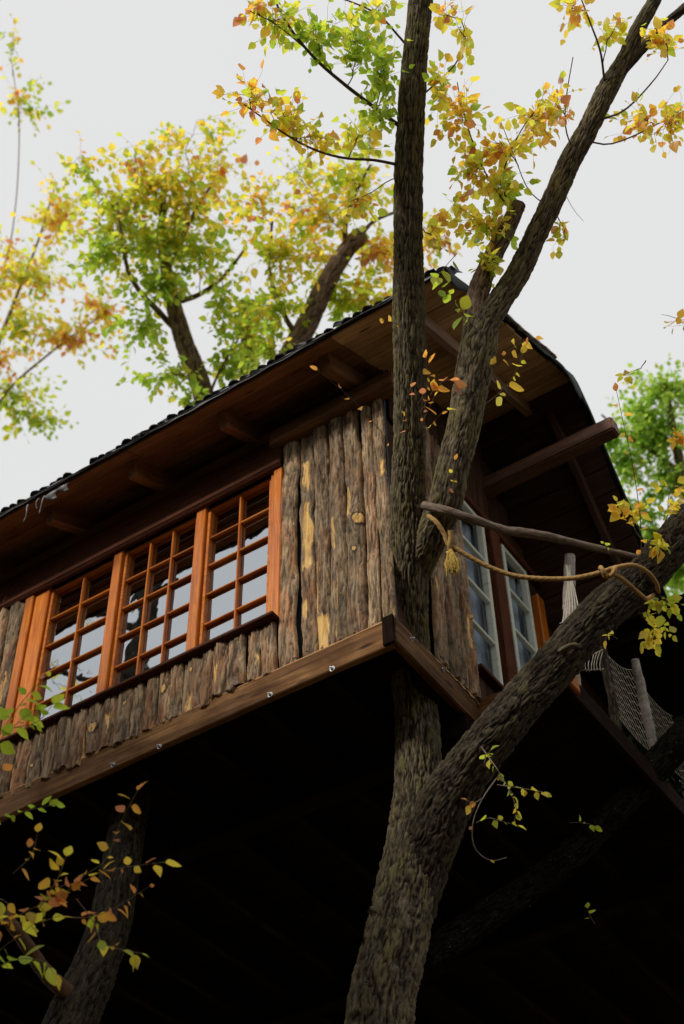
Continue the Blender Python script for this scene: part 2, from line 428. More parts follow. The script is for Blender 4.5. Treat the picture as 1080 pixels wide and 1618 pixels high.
M_net = rope_mat('pale_net_cord', (.5, .46, .38), (.68, .64, .53))
M_ground = (lambda b: b.fin(b.mix(b.ramp(b.noise(b.coord(rnd=False), 3, 8, .7), [(.5, 0.), (.7, .8)]), (.15, .11, .055), (.28, .19, .075)), .95, b.noise(b.coord(rnd=False), 12, 8, .7), .05))(MB('leaf_litter_soil'))

# ------------------------------------------------------------------ setting: ground sheet with a wooded rise behind
def ground():
    n = 90; g = np.linspace(-1, 1, n); g = np.sign(g)*np.abs(g)**1.8*160
    X, Y = np.meshgrid(g, g, indexing='ij')
    d = np.hypot(X*.6, Y)
    Z = 0.25*fbm(X*.15, Y*.15, X*0, 3, 3) + np.clip((Y-14)/30, 0, 1)**1.3*7*(1+.3*fbm(X*.05, Y*.05, X*0, 2, 5))
    near = np.exp(-((X-2.97)**2+(Y+5.05)**2)/9); Z = Z*(1-near)
    V = np.stack([X, Y, Z], -1).reshape(-1, 3)
    i = np.arange(n-1)[:, None]*n; j = np.arange(n-1)[None]
    Q = np.stack([i+j, i+n+j, i+n+j+1, i+j+1], -1).reshape(-1, 4)
    o = put('ground', npmesh('ground', V, Q), M_ground, kind='structure')
ground()

# ------------------------------------------------------------------ treehouse
HD = 6.70                                   # deck top
XG = .796; YE, ZE = -.51, 8.728; YP, ZP = 1.389, 9.632; YB, ZB = 2.30, 8.12
SL = (ZP-ZE)/(YP-YE); XL = -6.2
H = thing('treehouse', 'brown timber treehouse with bark slab walls, small paned windows and overhanging plank roof', 'treehouse', (-1.5, 1.0, HD))

def roof_z(y):
    return ZE + (y-YE)*SL if y <= YP else ZP + (y-YP)*(ZB-ZP)/(YB-YP)
def roof_n(y):
    v = Vector((0, -SL, 1)) if y <= YP else Vector((0, (ZP-ZB)/(YB-YP), 1)); return v.normalized()

# roof boards, front slope and back slope
rr = random.Random(3)
nf = 14
for i in range(nf):
    a, c = i/nf, (i+1)/nf; y = YE + (YP-YE)*(a+c)/2; w = math.hypot(YP-YE, ZP-ZE)/nf
    n = roof_n(y); z = roof_z(y); off = .011 + rr.uniform(-.002, .003)
    x1 = XG - rr.uniform(.0, .02); xs = [XL, XL+rr.uniform(2, 3.2), x1] if i % 2 else [XL, x1]
    if i % 3 == 0: xs = [XL, -rr.uniform(1.2, 2.6), x1]
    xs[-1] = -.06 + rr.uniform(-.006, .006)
    for k in range(len(xs)-1):
        board('roof_board', (xs[k]+.003, y, z+n.z*off), (xs[k+1], y, z+n.z*off), w-.006, .02, M_soffit, H, n, .003, 1)
    board('gable_soffit_board', (xs[-1]+.003, y, z+n.z*off), (x1, y, z+n.z*off), w-.007, .02, M_soffit_lit, H, n, .004, 1)
nb = 10
for i in range(nb):
    y = YP + (YB-YP)*(i+.5)/nb; w = math.hypot(YB-YP, ZB-ZP)/nb; n = roof_n(y)
    c = Vector((0, y, roof_z(y))) + n*(.011 + rr.uniform(-.002, .003))
    board('roof_board', (XL, c.y, c.z), (XG-rr.uniform(0, .02), c.y, c.z), w-.005, .02, M_wallboard, H, n, .003)

# roofing felt laid over boards, draping over the gable edge and the eave
def felt(y0, y1, n, name, seed, zoff=.03):
    xs = np.concatenate([[XL, -4, -2, -1, 0, .5], np.linspace(.62, XG+.012, 6)]); ys = np.linspace(y0, y1, n)
    V = []; 
    for y in ys:
        nn = roof_n(y if y != YP else y-1e-3)
        for x in xs:
            w = .008*fbm(np.array(x*3.), np.array(y*6.), np.array(0.), 2, seed)
            V.append((x, y+nn.y*zoff, roof_z(y)+nn.z*(zoff+float(w))))
        # the hanging lip over the gable edge
        t = (y-YE)/(YP-YE)
        if y < YP:
            drop = .05 + .05*float(fbm(np.array(y*2.2), np.array(1.), np.array(0.), 3, seed+4)) + .10*math.exp(-((y-YE)/.25)**2) - .03*math.exp(-((y-.5)/.3)**2) + .22*math.exp(-((y-YP)/.16)**2)
        else: drop = .04 + .2*math.exp(-((y-YP)/.1)**2) + .02*float(fbm(np.array(y*6.), np.array(1.), np.array(0.), 2, seed+4))
        drop = max(.02, drop)
        for k in range(1, 6):
            f = k/5; wv = .018*float(fbm(np.array(y*7.), np.array(f*1.5), np.array(0.), 2, seed+7))
            V.append((XG+.014+.022*math.sin(f*2.4)+wv*f, y+nn.y*zoff*(1-f), roof_z(y)+nn.z*zoff-drop*f))
    m = len(xs)+5; V = np.array(V)
    i = np.arange(n-1)[:, None]*m; j = np.arange(m-1)[None]
    Q = np.stack([i+j, i+m+j, i+m+j+1, i+j+1], -1).reshape(-1, 4)
    o = put(name, npmesh(name, V, Q), M_felt, H, label='black felt hanging over the gable edge')
    so = o.modifiers.new('thick', 'SOLIDIFY'); so.thickness = .006; so.offset = 1
felt(YE-.02, YP, 70, 'roofing_felt', 2); felt(YP, YB, 30, 'roofing_felt', 12)
# pale worn strip along the gable edge, part way up
Pst = [(XG+.022, y, roof_z(y)+.034+.008*math.sin(y*9)) for y in np.linspace(.12, 1.02, 24)]
for k in range(23):
    if k in (9, 17): continue
    a = Vector(Pst[k]); c = Vector(Pst[k+1]); 
V = []; 
for k, p in enumerate(Pst):
    w = .014 + .006*math.sin(k*1.7)
    for dx, dz in ((-.012, w), (.016, w*.9), (.022, -w), (-.004, -w*1.1)): V.append((p[0]+dx, p[1], p[2]+dz))
V = np.array(V); Q = [(k*4+a, k*4+(a+1) % 4, (k+1)*4+(a+1) % 4, (k+1)*4+a) for k in range(23) for a in range(4)] + [(0, 1, 2, 3), (95, 94, 93, 92)]
put('verge_lath', npmesh('verge_lath', V, Q, False), M_grey, H, label='pale weathered lath on the gable edge')

# tiles along the eave: dark curved tabs seen edge on
def tile_mesh(seed):
    r = random.Random(seed); V = []; nx, ny = 5, 4; w = .075+r.uniform(-.01, .012); l = .16
    for j in range(ny):
        for i in range(nx):
            u = i/(nx-1); v = j/(ny-1)
            V.append(((u-.5)*w + .006*r.uniform(-1, 1), (v)*l - .03*r.uniform(.4, 1)*(j == 0), .018*math.sin(u*math.pi) + .012*(1-v)*r.uniform(.3, 1) ))
    for i in range(nx*ny): V.append((V[i][0], V[i][1], V[i][2]-.007))
    Q = []
    for j in range(ny-1):
        for i in range(nx-1):
            a = j*nx+i; Q += [(a, a+1, a+nx+1, a+nx), (a+nx*ny, a+nx+nx*ny, a+nx+1+nx*ny, a+1+nx*ny)]
    for i in range(nx-1): Q.append((i, i+nx*ny, i+1+nx*ny, i+1))
    for j in range(ny-1):
        a = j*nx; b_ = a+nx; Q.append((a, b_, b_+nx*ny, a+nx*ny)); a += nx-1; b_ += nx-1; Q.append((a, a+nx*ny, b_+nx*ny, b_))
    return npmesh('roof_tile', V, Q, False)
tiles = [tile_mesh(s) for s in range(6)]
nE = roof_n(0)
x = XG - .03; k = 0
while x > XL + .05:
    px_gap = (-2.15 < x < -2.02) or (-2.62 < x < -2.57)
    for row in (0, 1):
        if px_gap: continue
        y = YE - .012 + row*.075 + rr.uniform(-.012, .012)
        z = roof_z(y) + .04 + row*.018 + rr.uniform(0, .014)
        M = Matrix.Translation((x + row*.03, y, z)) @ Matrix.Rotation(math.atan(SL) + rr.uniform(-.08, .6)*(1 if row == 0 else .5), 4, 'X') @ Matrix.Rotation(rr.uniform(-.12, .12), 4, 'Y') @ Matrix.Rotation(rr.uniform(-.1, .1), 4, 'Z')
        put('roof_tile', tiles[k % 6], M_shingle, H, M); k += 1
    x -= .068 + rr.uniform(-.006, .016)

# eave membrane edge (grey, wavy) with torn tatters
def strip(name, pts, w, mat, parent, label=None, n=3, th=.003):
    V = []; 
    for k, (p, ww, tilt) in enumerate(pts):
        for j in range(n):
            f = j/(n-1); V.append((p[0], p[1] - tilt*f + .004*math.sin(k*.9+f*3), p[2] - ww*f))
    m = len(pts); i = np.arange(m-1)[:, None]*n; j = np.arange(n-1)[None]
    Q = np.stack([i+j, i+n+j, i+n+j+1, i+j+1], -1).reshape(-1, 4)
    o = put(name, npmesh(name, np.array(V), Q), mat, parent, label=label)
    s = o.modifiers.new('thick', 'SOLIDIFY'); s.thickness = th; return o
pts = []
for k, x in enumerate(np.linspace(XG, XL, 200)):
    w = .022 + .010*float(fbm(np.array(x*2.), np.array(0.), np.array(0.), 3, 5)) + .012*min(1.4, max(0, -x-2.2))*.6
    pts.append(((x, YE-.024, ZE+.034+.004*math.sin(x*7)), max(.020, w*1.3), .004))
strip('eave_membrane', pts, 0, M_film, H, 'thin grey membrane along the eave edge')
def tatter(px, py, dz, w0, seed):
    p = onp(px, py, 1, YE-.02); r = random.Random(seed); P = []
    for k in range(9):
        f = k/8; P.append(p + np.array([.03*math.sin(f*3+seed)*f, -.01*math.sin(f*5), -dz*f]))
    V = []
    for k, q in enumerate(P):
        w = w0*(1-k/8*.75); V += [(q[0]-w, q[1], q[2]), (q[0], q[1]-.006, q[2]), (q[0]+w, q[1], q[2])]
    Q = [(k*3+a, k*3+a+1, k*3+a+4, k*3+a+3) for k in range(8) for a in (0, 1)]
    o = put('membrane_tatter', npmesh('membrane_tatter', V, Q), M_film, H); s = o.modifiers.new('t', 'SOLIDIFY'); s.thickness = .002
tatter(44, 798, .15, .009, 1); tatter(70, 784, .15, .008, 2); tatter(62, 788, .09, .005, 3); tatter(84, 777, .075, .075, 4); tatter(100, 768, .06, .06, 5)

# rafters (tails show below the eave), ridge beam, barge rafters, plate beam
for x in (-.20, -1.02, -1.80, -2.55, -3.35, -4.15, -4.95, -5.75):
    y0, y1 = -.36, YP
    n = roof_n(0); off = -.075
    board('rafter', (x, y0, roof_z(y0)+n.z*off), (x, y1, roof_z(y1)+n.z*off), .075, .14, M_soffit, H, n, .006, label=None)
n = roof_n(0)
board('barge_rafter', (.47, -.40, roof_z(-.40)-.055), (.40, YP+.02, roof_z(YP)-.055), .055, .10, M_lath, H, n, .005, label='pale rafter under the gable overhang')
n2 = roof_n(2); 
board('barge_rafter', (.56, YP+.05, roof_z(YP+.05)-.07), (.62, YB-.05, roof_z(YB-.05)-.07), .05, .09, M_wallboard, H, n2, .005, label='dark rafter under the back slope of the gable')
board('ridge_beam', (-3, YP+.02, 8.99), (1.02, YP+.02, 8.995), .11, .13, M_beam, H, (0, 0, 1), .012, 6, .004, label='squared ridge beam poking out past the gable')
board('plate_beam', (-.84, -.035, 8.66), (.12, -.035, 8.655), .11, .13, M_soffit, H, (0, 0, 1), .008, 4, .003, label='short plate beam above the bark slabs')
board('plate_beam', (XL, .03, 8.78), (-.0, .03, 8.78), .10, .12, M_soffit, H, (0, 0, 1), .006)
board('header_board', (XL, -.028, 8.565), (-.77, -.028, 8.565), .30, .035, M_frame_dark, H, (0, -1, 0), .005, 1, label='dark red header board over the front windows')
board('header_board', (XL, -.034, 8.45), (-.77, -.034, 8.45), .05, .05, M_frame_dark, H, (0, -1, 0), .008)

# building paper behind the slabs, with real openings for the windows
def wallpanel(name, a, b_, c, d, mat, th=.02):
    V = [Vector(p) for p in (a, b_, c, d)]; n = (V[1]-V[0]).cross(V[2]-V[0]).normalized()
    VV = [tuple(v) for v in V] + [tuple(v - n*th) for v in V]
    Q = [(0, 1, 2, 3), (7, 6, 5, 4), (0, 4, 5, 1), (1, 5, 6, 2), (2, 6, 7, 3), (3, 7, 4, 0)]
    return put(name, npmesh(name, VV, Q, False), mat, H)
WXL, WXR, WZB, WZT = -2.82, -.83, 7.12, 8.42
yb = .045
wallpanel('wall_panel', (XL, yb, HD), (WXL-.1, yb, HD), (WXL-.1, yb, 8.8), (XL, yb, 8.8), M_tar)
wallpanel('wall_panel', (WXL-.1, yb, HD), (WXR+.05, yb, HD), (WXR+.05, yb, WZB-.02), (WXL-.1, yb, WZB-.02), M_tar)
wallpanel('wall_panel', (WXL-.1, yb, WZT), (WXR+.05, yb, WZT), (WXR+.05, yb, 8.8), (WXL-.1, yb, 8.8), M_tar)
wallpanel('wall_panel', (WXR+.05, yb, HD), (-.02, yb, HD), (-.02, yb, 8.95), (WXR+.05, yb, 8.95), M_tar)
# gable (side) wall
xb = -.045
S1 = (.86, 1.25); S2 = (1.50, 1.86); SZB, SZT = 6.99, 8.50
wallpanel('wall_panel', (xb, .05, HD), (xb, .84, HD), (xb, .84, 8.9), (xb, .05, 8.9), M_wallboard)
wallpanel('wall_panel', (xb, .84, HD), (xb, 2.2, HD), (xb, 2.2, SZB), (xb, .84, SZB), M_wallboard)
wallpanel('wall_panel', (xb, 1.25, SZB), (xb, 1.50, SZB), (xb, 1.50, SZT), (xb, 1.25, SZT), M_wallboard)
wallpanel('wall_panel', (xb, 1.86, SZB), (xb, 2.2, SZB), (xb, 2.2, 8.3), (xb, 1.86, 8.3), M_wallboard)
for k in range(13):                         # vertical boards above the side windows up to the roof
    y = .10 + k*.165 + .08; zt = min(roof_z(y-.08), roof_z(y+.08)) - .01; zb0 = SZT+.03 if y < 1.95 else 8.1
    if zt - zb0 > .08: board('gable_board', (xb+.018, y, zb0), (xb+.018+rr.uniform(0, .006), y, zt), .155, .02, M_wallboard, H, (1, 0, 0), .004)
wallpanel('wall_panel', (xb, .84, SZT), (xb, 2.0, SZT), (xb, 2.0, 8.58), (xb, .84, 8.7), M_wallboard)
# back wall, room and partition
wallpanel('back_wall', (0, 3.1, HD), (XL, 3.1, HD), (XL, 3.1, 8.05), (0, 3.1, 8.05), M_room)
for k in range(6): board('rear_board', (.0, 2.27+k*.145, HD), (.0, 2.27+k*.145, 8.02), .14, .03, M_frame_dark if k == 1 else M_wallboard, H, (1, 0, 0), .004)
wallpanel('end_wall', (XL, 2.2, HD), (XL, .03, HD), (XL, .03, 8.9), (XL, 2.2, 8.3), M_room)

# bark slabs ---------------------------------------------------------
def slab(zb, zt, w, depth, seed, bares=(), knots=(), side='front', pos=0., lean=0., off=0., taper=0., dull=0.0):
    """half-round slab; bares: (z0,z1,u,halfwidth) in 0..1 of length / -1..1 of width; knots: (z,u,r,h)"""
    L_ = zt-zb; m = max(12, int(L_/.008)); k = 30
    t = np.linspace(0, 1, m)[:, None]*np.ones((1, k)); u = np.linspace(-1, 1, k)[None]*np.ones((m, 1))
    Z = t*L_
    wl = w/2*(1 + .26*fbm(t*L_*3, t*0+seed, t*0, 4, seed)*1.3) * (1 - taper*(t-.5))
    wr = w/2*(1 + .26*fbm(t*L_*3, t*0+seed+5, t*0, 4, seed+3)*1.3) * (1 - taper*(t-.5))
    cx = .05*w*fbm(t*L_*1.3, t*0, t*0, 2, seed+8)*3
    X = cx + np.where(u < 0, u*wl, u*wr)
    prof = np.sqrt(np.clip(1-np.abs(u)**2.4, 0, 1))
    Yd = prof*depth*.8*(1 + .45*fbm(Z*4+seed, u*1.4, u*0, 3, seed+2))
    wx = fbm(u*1.6, Z*3, u*0, 2, seed+9)
    a = vnoise(u*3.6+wx*1.6, Z*7+wx, u*0+seed, seed+20); b2 = vnoise(u*8+wx*2, Z*16, u*0+seed, seed+30); c2 = fbm(u*14, Z*70, u*0, 2, seed+40)
    h = -(1-np.abs(a)*1.9)*.55 - (1-np.abs(b2)*1.9)*.3 + .25*c2
    hn = (h-h.min())/(h.max()-h.min()+1e-9)
    bare = np.zeros_like(u)
    for (z0, z1, uc, hw) in bares:
        e = .06*fbm(Z*16, u*2, u*0, 3, seed+50)
        dz = np.minimum(t-z0, z1-t)*L_ + e*.25
        du = hw*(1+.4*fbm(Z*6, u*0, u*0, 2, seed+60)*2) - np.abs(u-uc-.12*fbm(Z*5, u*0, u*0, 2, seed+61)*2)
        bare = np.maximum(bare, np.clip(.5+np.minimum(dz/.07, du/.55), 0, 1))
    fl = fbm(u*1.2, Z*1.5, u*0+seed*3.3, 4, seed+70)     # small random flaked spots
    bare = np.maximum(bare, np.clip((fl-.50)*6, 0, 1)*.9)
    Yd = Yd + (1-bare)*.020*(hn-.35)*np.minimum(1, prof*1.5) + bare*(-.007)
    for (zk, uk, rk, hk) in knots:
        dd = np.sqrt(((t-zk)*L_*.75)**2 + ((u-uk)*w/2)**2); bump = np.clip(1-dd/rk, 0, 1)
        Yd = Yd + hk*.7*np.clip(bump*1.8, 0, 1)**.7 - .005*np.clip((bump-.45)*3, 0, 1)
        bare = np.where((bump > .38), .9 + .0*bump, bare); bare = np.where((bump > .18) & (bump <= .38), 0, bare)
        hn = np.where((bump > .12) & (bump <= .32), .1, hn)
    X = X + lean*(t-.5)*L_
    ragb = .012*fbm(u*2.5, u*0, u*0+seed, 2, seed+80)*2*(t < .02)
    V = np.stack([X, -Yd, Z+zb+ragb], -1).reshape(-1, 3)
    i = np.arange(m-1)[:, None]*k; j = np.arange(k-1)[None]
    Q = np.stack([i+j, i+j+1, i+k+j+1, i+k+j], -1).reshape(-1, 4)
    nv = len(V); Vb = V.copy(); Vb = Vb[[*range(0, k)]]; Vb[:, 1] = .01; Vt = V[-k:].copy(); Vt[:, 1] = .01
    V2 = np.vstack([V, Vb, Vt]); kk = np.arange(k-1)
    Q = np.vstack([Q, np.stack([kk+1, kk, kk+nv, kk+nv+1], -1), np.stack([(m-1)*k+kk, (m-1)*k+kk+1, nv+k+kk+1, nv+k+kk], -1)])
    bf = np.concatenate([bare.ravel(), np.full(2*k, .8)]); cf = np.concatenate([hn.ravel(), np.full(2*k, .6)])
    me = npmesh('bark_slab', V2, Q, True, {'bare': bf, 'cav': cf})
    if side == 'front': M = Matrix.Translation((pos, off, 0))
    else: M = Matrix.Translation((off, pos, 0)) @ Matrix.Rotation(math.pi/2, 4, 'Z')
    return put('bark_slab', me, M_slab, H, M)
# full-height slabs between window and trunk; surveyed edges in the photograph at mid height
ED = [(444, 469), (473, 495), (496, 518), (519, 544), (546, 574), (576, 593), (596, 615)]
INFO = [
 ([], [], .0),
 ([(.16, .24, -.45, .25), (.37, .66, .1, .62), (.72, .86, -.1, .28)], [], .0),
 ([(.0, .13, -.4, .75), (.15, .36, -.85, .22)], [], .0),
 ([(.38, .50, -.35, .22), (.2, .32, -.95, .12)], [], .0),
 ([(.50, .62, -.55, .16)], [(.455, .62, .050, .016), (.33, .1, .024, .010)], .0),
 ([], [], .0),
 ([(.62, .68, .4, .3)], [], .0)]
for q, ((a, c), (ba, kn, ln)) in enumerate(zip(ED, INFO)):
    xa = onp(a, 850, 1, -.02)[0]; xc = onp(c, 850, 1, -.02)[0]
    slab(HD+.004+rr.uniform(0, .006), 8.66 + rr.uniform(-.05, .03), (xc-xa)*1.04, [.042, .036, .046, .05, .055, .034, .03][q], 100+q, ba, kn, 'front', (xa+xc)/2, rr.uniform(-.008, .008), .012 if q in (1, 5) else 0., rr.uniform(-.05, .12))
# short slabs under the sill
x = -.79; q = 0
while x > -3.02:
    w = rr.uniform(.085, .138); kn = []; ba = []
    if rr.random() < .25: kn = [(rr.uniform(.35, .8), rr.uniform(-.3, .3), rr.uniform(.014, .024), .010)]
    if q in (7,): kn = [(.65, 0, .034, .016)]
    if q in (12,): kn = [(.5, .2, .045, .014)]; w = .11
    if rr.random() < .22: z0 = rr.uniform(0, .5); ba = [(z0, z0+rr.uniform(.15, .4), rr.uniform(-.6, .6), rr.uniform(.1, .28))]
    slab(HD-.022+rr.uniform(-.02, .02)*(1 if x < -1.2 else .3)+(.02 if x > -1.2 else 0), 7.085, w*1.03, rr.uniform(.03, .05), 200+q, ba, kn, 'front', x-w/2, rr.uniform(-.03, .03), -.022 + rr.uniform(-.006, .006))
    x -= w + .002; q += 1
# slabs left of the windows
x = x - .004; q = 0
while x > XL + .12:
    w = rr.uniform(.11, .15)
    slab(HD-.01, 8.62, w, rr.uniform(.035, .05), 300+q, [(rr.uniform(.2, .4), rr.uniform(.5, .7), rr.uniform(-.5, .5), .14)] if q % 2 == 0 else [], [], 'front', x-w/2, 0, .0)
    x -= w + .006; q += 1
# slabs on the gable wall beside the trunk
for q, (y, w) in enumerate([(.49, .12), (.60, .10), (.70, .09), (.81, .10)]):
    slab(HD+.004, 8.75, w, rr.uniform(.035, .05) if q < 3 else .055, 400+q, [(.18, .30, -.2, .3)] if q == 3 else [], [(.3, .1, .02, .01)] if q == 3 else [], 'side', y, rr.uniform(-.01, .01), 0.)

# front windows ------------------------------------------------------
GLY = .052
def front_window(x0, x1, cols, rows, label, frame=.024, mun=.0155, yf=.012, golden=False):
    """mesh of the sash frame as the part; muntins and panes as sub-parts"""
    bm = bmesh.new()
    def bx(a, b_):
        r = bmesh.ops.create_cube(bm, size=1.0); s = [b_[i]-a[i] for i in range(3)]; c = [(a[i]+b_[i])/2 for i in range(3)]
        for v in r['verts']: v.co = Vector((v.co.x*s[0]+c[0], v.co.y*s[1]+c[1], v.co.z*s[2]+c[2]))
    z0, z1 = WZB, WZT
    bx((x0, yf, z0), (x0+frame, yf+.05, z1)); bx((x1-frame, yf, z0), (x1, yf+.05, z1))
    bx((x0+frame, yf+.002, z0), (x1-frame, yf+.05, z0+frame)); bx((x0+frame, yf+.002, z1-frame), (x1-frame, yf+.05, z1))
    bmesh.ops.bevel(bm, geom=bm.edges[:], offset=.003, segments=1, affect='EDGES')
    o = put('window', bmmesh('window', bm), M_frame, H, label=label)
    a, c = x0+frame, x1-frame; za, zc = z0+frame, z1-frame
    for i in range(1, cols):
        xx = a + (c-a)*i/cols; board('muntin', (xx, yf+.022, za), (xx, yf+.022, zc), mun, .034, M_frame, o, (0, 1, 0), .005)
    for j in range(1, rows):
        zz = za + (zc-za)*j/rows
        for i in range(cols):
            xa = a + (c-a)*i/cols + (mun/2 if i else 0); xc = a + (c-a)*(i+1)/cols - (mun/2 if i < cols-1 else 0)
            board('muntin', (xa, yf+.024, zz), (xc, yf+.024, zz), mun, .030, M_frame, o, (0, 1, 0), .005)
    pw, ph = (c-a)/cols, (zc-za)/rows
    pme = board_mesh(pw-.004, ph-.004, .004, 0)
    for i in range(cols):
        for j in range(rows):
            cx = a+pw*(i+.5); cz = za+ph*(j+.5)
            M = Matrix.Translation((cx, GLY, cz)) @ Matrix.Rotation(math.pi/2 + rr.uniform(-.006, .006), 4, 'X') @ Matrix.Rotation(rr.uniform(-.006, .006), 4, 'Y')
            put('pane', pme, M_glass, o, M)
    return o
xR0, xR1 = -1.405, -.875
xM0, xM1 = -2.125, -1.485
xL0, xL1 = -2.80, -2.205
front_window(xR0, xR1, 2, 5, 'right two pane wide window of the front row')
front_window(xM0, xM1, 3, 5, 'middle three pane wide window of the front row')
front_window(xL0, xL1, 2, 5, 'left two pane wide window of the front row')
def post(x0, x1, y0=-.012, y1=.07, z0=WZB-.02, z1=WZT+.03, mat=None, name='window_post'):
    board(name, ((x0+x1)/2, (y0+y1)/2, z0), ((x0+x1)/2, (y0+y1)/2, z1), x1-x0, y1-y0, mat or M_frame, H, (0, 1, 0), .006)
post(xM1+.001, xR0-.001, -.016, .07); post(xL1+.001, xM0-.001, -.016, .07)
post(xR1+.001, -.842, -.008, .06); post(-.840, -.772, -.026, .05, name='casing_board')
post(-2.93, xL0-.001, -.012, .06); post(-3.01, -2.932, -.03, .05, name='casing_board')
board('window_sill', (-3.07, -.035, 7.10), (-.765, -.035, 7.10), .13, .024, M_frame_dark, H, (0, 0, 1), .005, 8, .0015, label='dark worn sill under the front windows')

# side windows, pale paint, curtains ---------------------------------
def side_window(y0, y1, rows, label):
    bm = bmesh.new(); fr = .038
    def bx(a, b_):
        r = bmesh.ops.create_cube(bm, size=1.0); s = [b_[i]-a[i] for i in range(3)]; c = [(a[i]+b_[i])/2 for i in range(3)]
        for v in r['verts']: v.co = Vector((v.co.x*s[0]+c[0], v.co.y*s[1]+c[1], v.co.z*s[2]+c[2]))
    x0, x1 = -.035, .012; z0, z1 = SZB, SZT
    bx((x0, y0, z0), (x1, y0+fr, z1)); bx((x0, y1-fr, z0), (x1, y1, z1))
    bx((x0, y0+fr, z0), (x1-.002, y1-fr, z0+fr)); bx((x0, y0+fr, z1-fr), (x1-.002, y1-fr, z1))
    bmesh.ops.bevel(bm, geom=bm.edges[:], offset=.004, segments=1, affect='EDGES')
    o = put('side_window', bmmesh('side_window', bm), M_paint, H, label=label)
    za, zc = z0+fr, z1-fr; ph = (zc-za)/rows
    for j in range(1, rows): board('muntin', (-.008, y0+fr, za+ph*j), (-.008, y1-fr, za+ph*j), .026, .034, M_paint, o, (1, 0, 0), .005)
    pme = board_mesh(y1-y0-2*fr-.002, ph-.004, .004, 0)
    for j in range(rows):
        M = Matrix.Translation((-.024, (y0+y1)/2, za+ph*(j+.5))) @ Matrix.Rotation(math.pi/2, 4, 'Z') @ Matrix.Rotation(math.pi/2, 4, 'X') @ Matrix.Rotation(rr.uniform(-.01, .01), 4, 'X')
        put('pane', pme, M_glass2, o, M)
    return o
side_window(*S1, 4, 'near side window with pale sage frame'); side_window(*S2, 4, 'far side window with pale sage frame')
def curtain(y0, y1, gath, seed):
    m, k = 40, 60; V = []
    for j in range(m):
        f = j/(m-1); z = SZT - (SZT-SZB)*f
        right = y1 - (y1-y0)*gath*min(1, f*1.1)**.6*(.8+.2*math.sin(f*6+seed))
        for i in range(k):
            u = i/(k-1); V.append((-.088+.014*math.sin(u*26+seed+f*1.5)+.004*math.sin(u*57+f*4), y0 + (right-y0)*u, z))
    i = np.arange(m-1)[:, None]*k; j = np.arange(k-1)[None]
    Q = np.stack([i+j, i+k+j, i+k+j+1, i+j+1], -1).reshape(-1, 4)
    o = put('curtain', npmesh('curtain', np.array(V), Q), M_curtain, H); s = o.modifiers.new('t', 'SOLIDIFY'); s.thickness = .002
curtain(.84, 1.33, .16, 1); curtain(1.46, 1.99, .18, 2)
board('window_post', (.0, 1.375, HD+.02), (.0, 1.375, 8.56), .13, .06, M_frame_dark, H, (1, 0, 0), .006)
board('window_post', (.002, 1.99, HD+.02), (.002, 1.99, 8.35), .10, .06, M_frame, H, (1, 0, 0), .006)
board('side_sill', (.02, .86, 6.955), (.02, 2.15, 6.955), .10, .03, M_frame_dark, H, (0, 0, 1), .005)
board('side_header', (.015, .80, 8.53), (.015, 2.05, 8.53), .06, .04, M_frame_dark, H, (1, 0, 0), .005)
for k in range(9): board('wall_board', (.004, .93+k*.14, HD), (.004, .93+k*.14, 6.94), .135, .02, M_wallboard, H, (1, 0, 0), .004)

# deck: rim boards with bolts, boards, joists, balcony -----------------
rimf = board('rim_board', (XL, -.0225, HD-.092), (-.008, -.0225, HD-.092), .176, .045, M_rim, H, (0, -1, 0), .006, 30, .003, label='long rim board bolted along the front of the deck')
rims = board('rim_board', (.0, -.047, HD-.088), (.0, .93, HD-.098), .176, .05, M_rim, H, (1, 0, 0), .007, 10, .003, label='short rim board on the side of the deck')
board('corner_cap', (-.012, -.056, HD-.185), (-.012, -.056, HD+.012), .07, .022, M_under, H, (0, -1, 0), .004, label='dark end grain at the deck corner')
board('deck_edge', (XL, -.008, HD-.001), (-.03, -.008, HD-.001), .075, .012, M_raw, H, (0, 0, 1), .003, 40, .0025, label='pale splintered top edge of the front rim')
V = []; m = 26
for k in range(m):
    f = k/(m-1); y = .26 + .62*f; w = .004+.012*abs(math.sin(k*2.3))*(.3+f) ; V += [(.022, y, HD+.004), (.0275, y, HD-w*1.6), (.0275, y, HD-w*1.6+.001), (.012, y, HD+.006)]
put('splinter_edge', npmesh('splinter_edge', V, [(k*4+a, k*4+(a+1) % 4, k*4+4+(a+1) % 4, k*4+4+a) for k in range(m-1) for a in range(4)], False), M_raw, H, label='fresh torn edge on the side rim')
def bolt(p, nrm, parent, r=.017):
    bm = bmesh.new()
    def cyl(r1, r2, h, z, seg):
        q = bmesh.ops.create_cone(bm, cap_ends=True, segments=seg, radius1=r1, radius2=r2, depth=h)
        for v in q['verts']: v.co.z += z
    cyl(r, r, .003, .0015, 20); cyl(r*.62, r*.58, .009, .0075, 6); cyl(r*.3, r*.25, .012, .017, 10)
    M = Vector(nrm).to_track_quat('Z', 'Y').to_matrix().to_4x4(); M.translation = Vector(p)
    put('bolt', bmmesh('bolt', bm), M_bolt, parent, M)
for (px, py) in ((525, 1057), (427, 1098), (252, 1180), (179, 1209)):
    p = onp(px, py, 1, -.046); bolt((p[0], -.047, p[2]), (0, -1, 0), rimf)
for (px, py) in ((649, 1010), (699, 1058)):
    p = onp(px, py, 0, .026); bolt((.027, p[1], p[2]), (1, 0, 0), rims, .014)

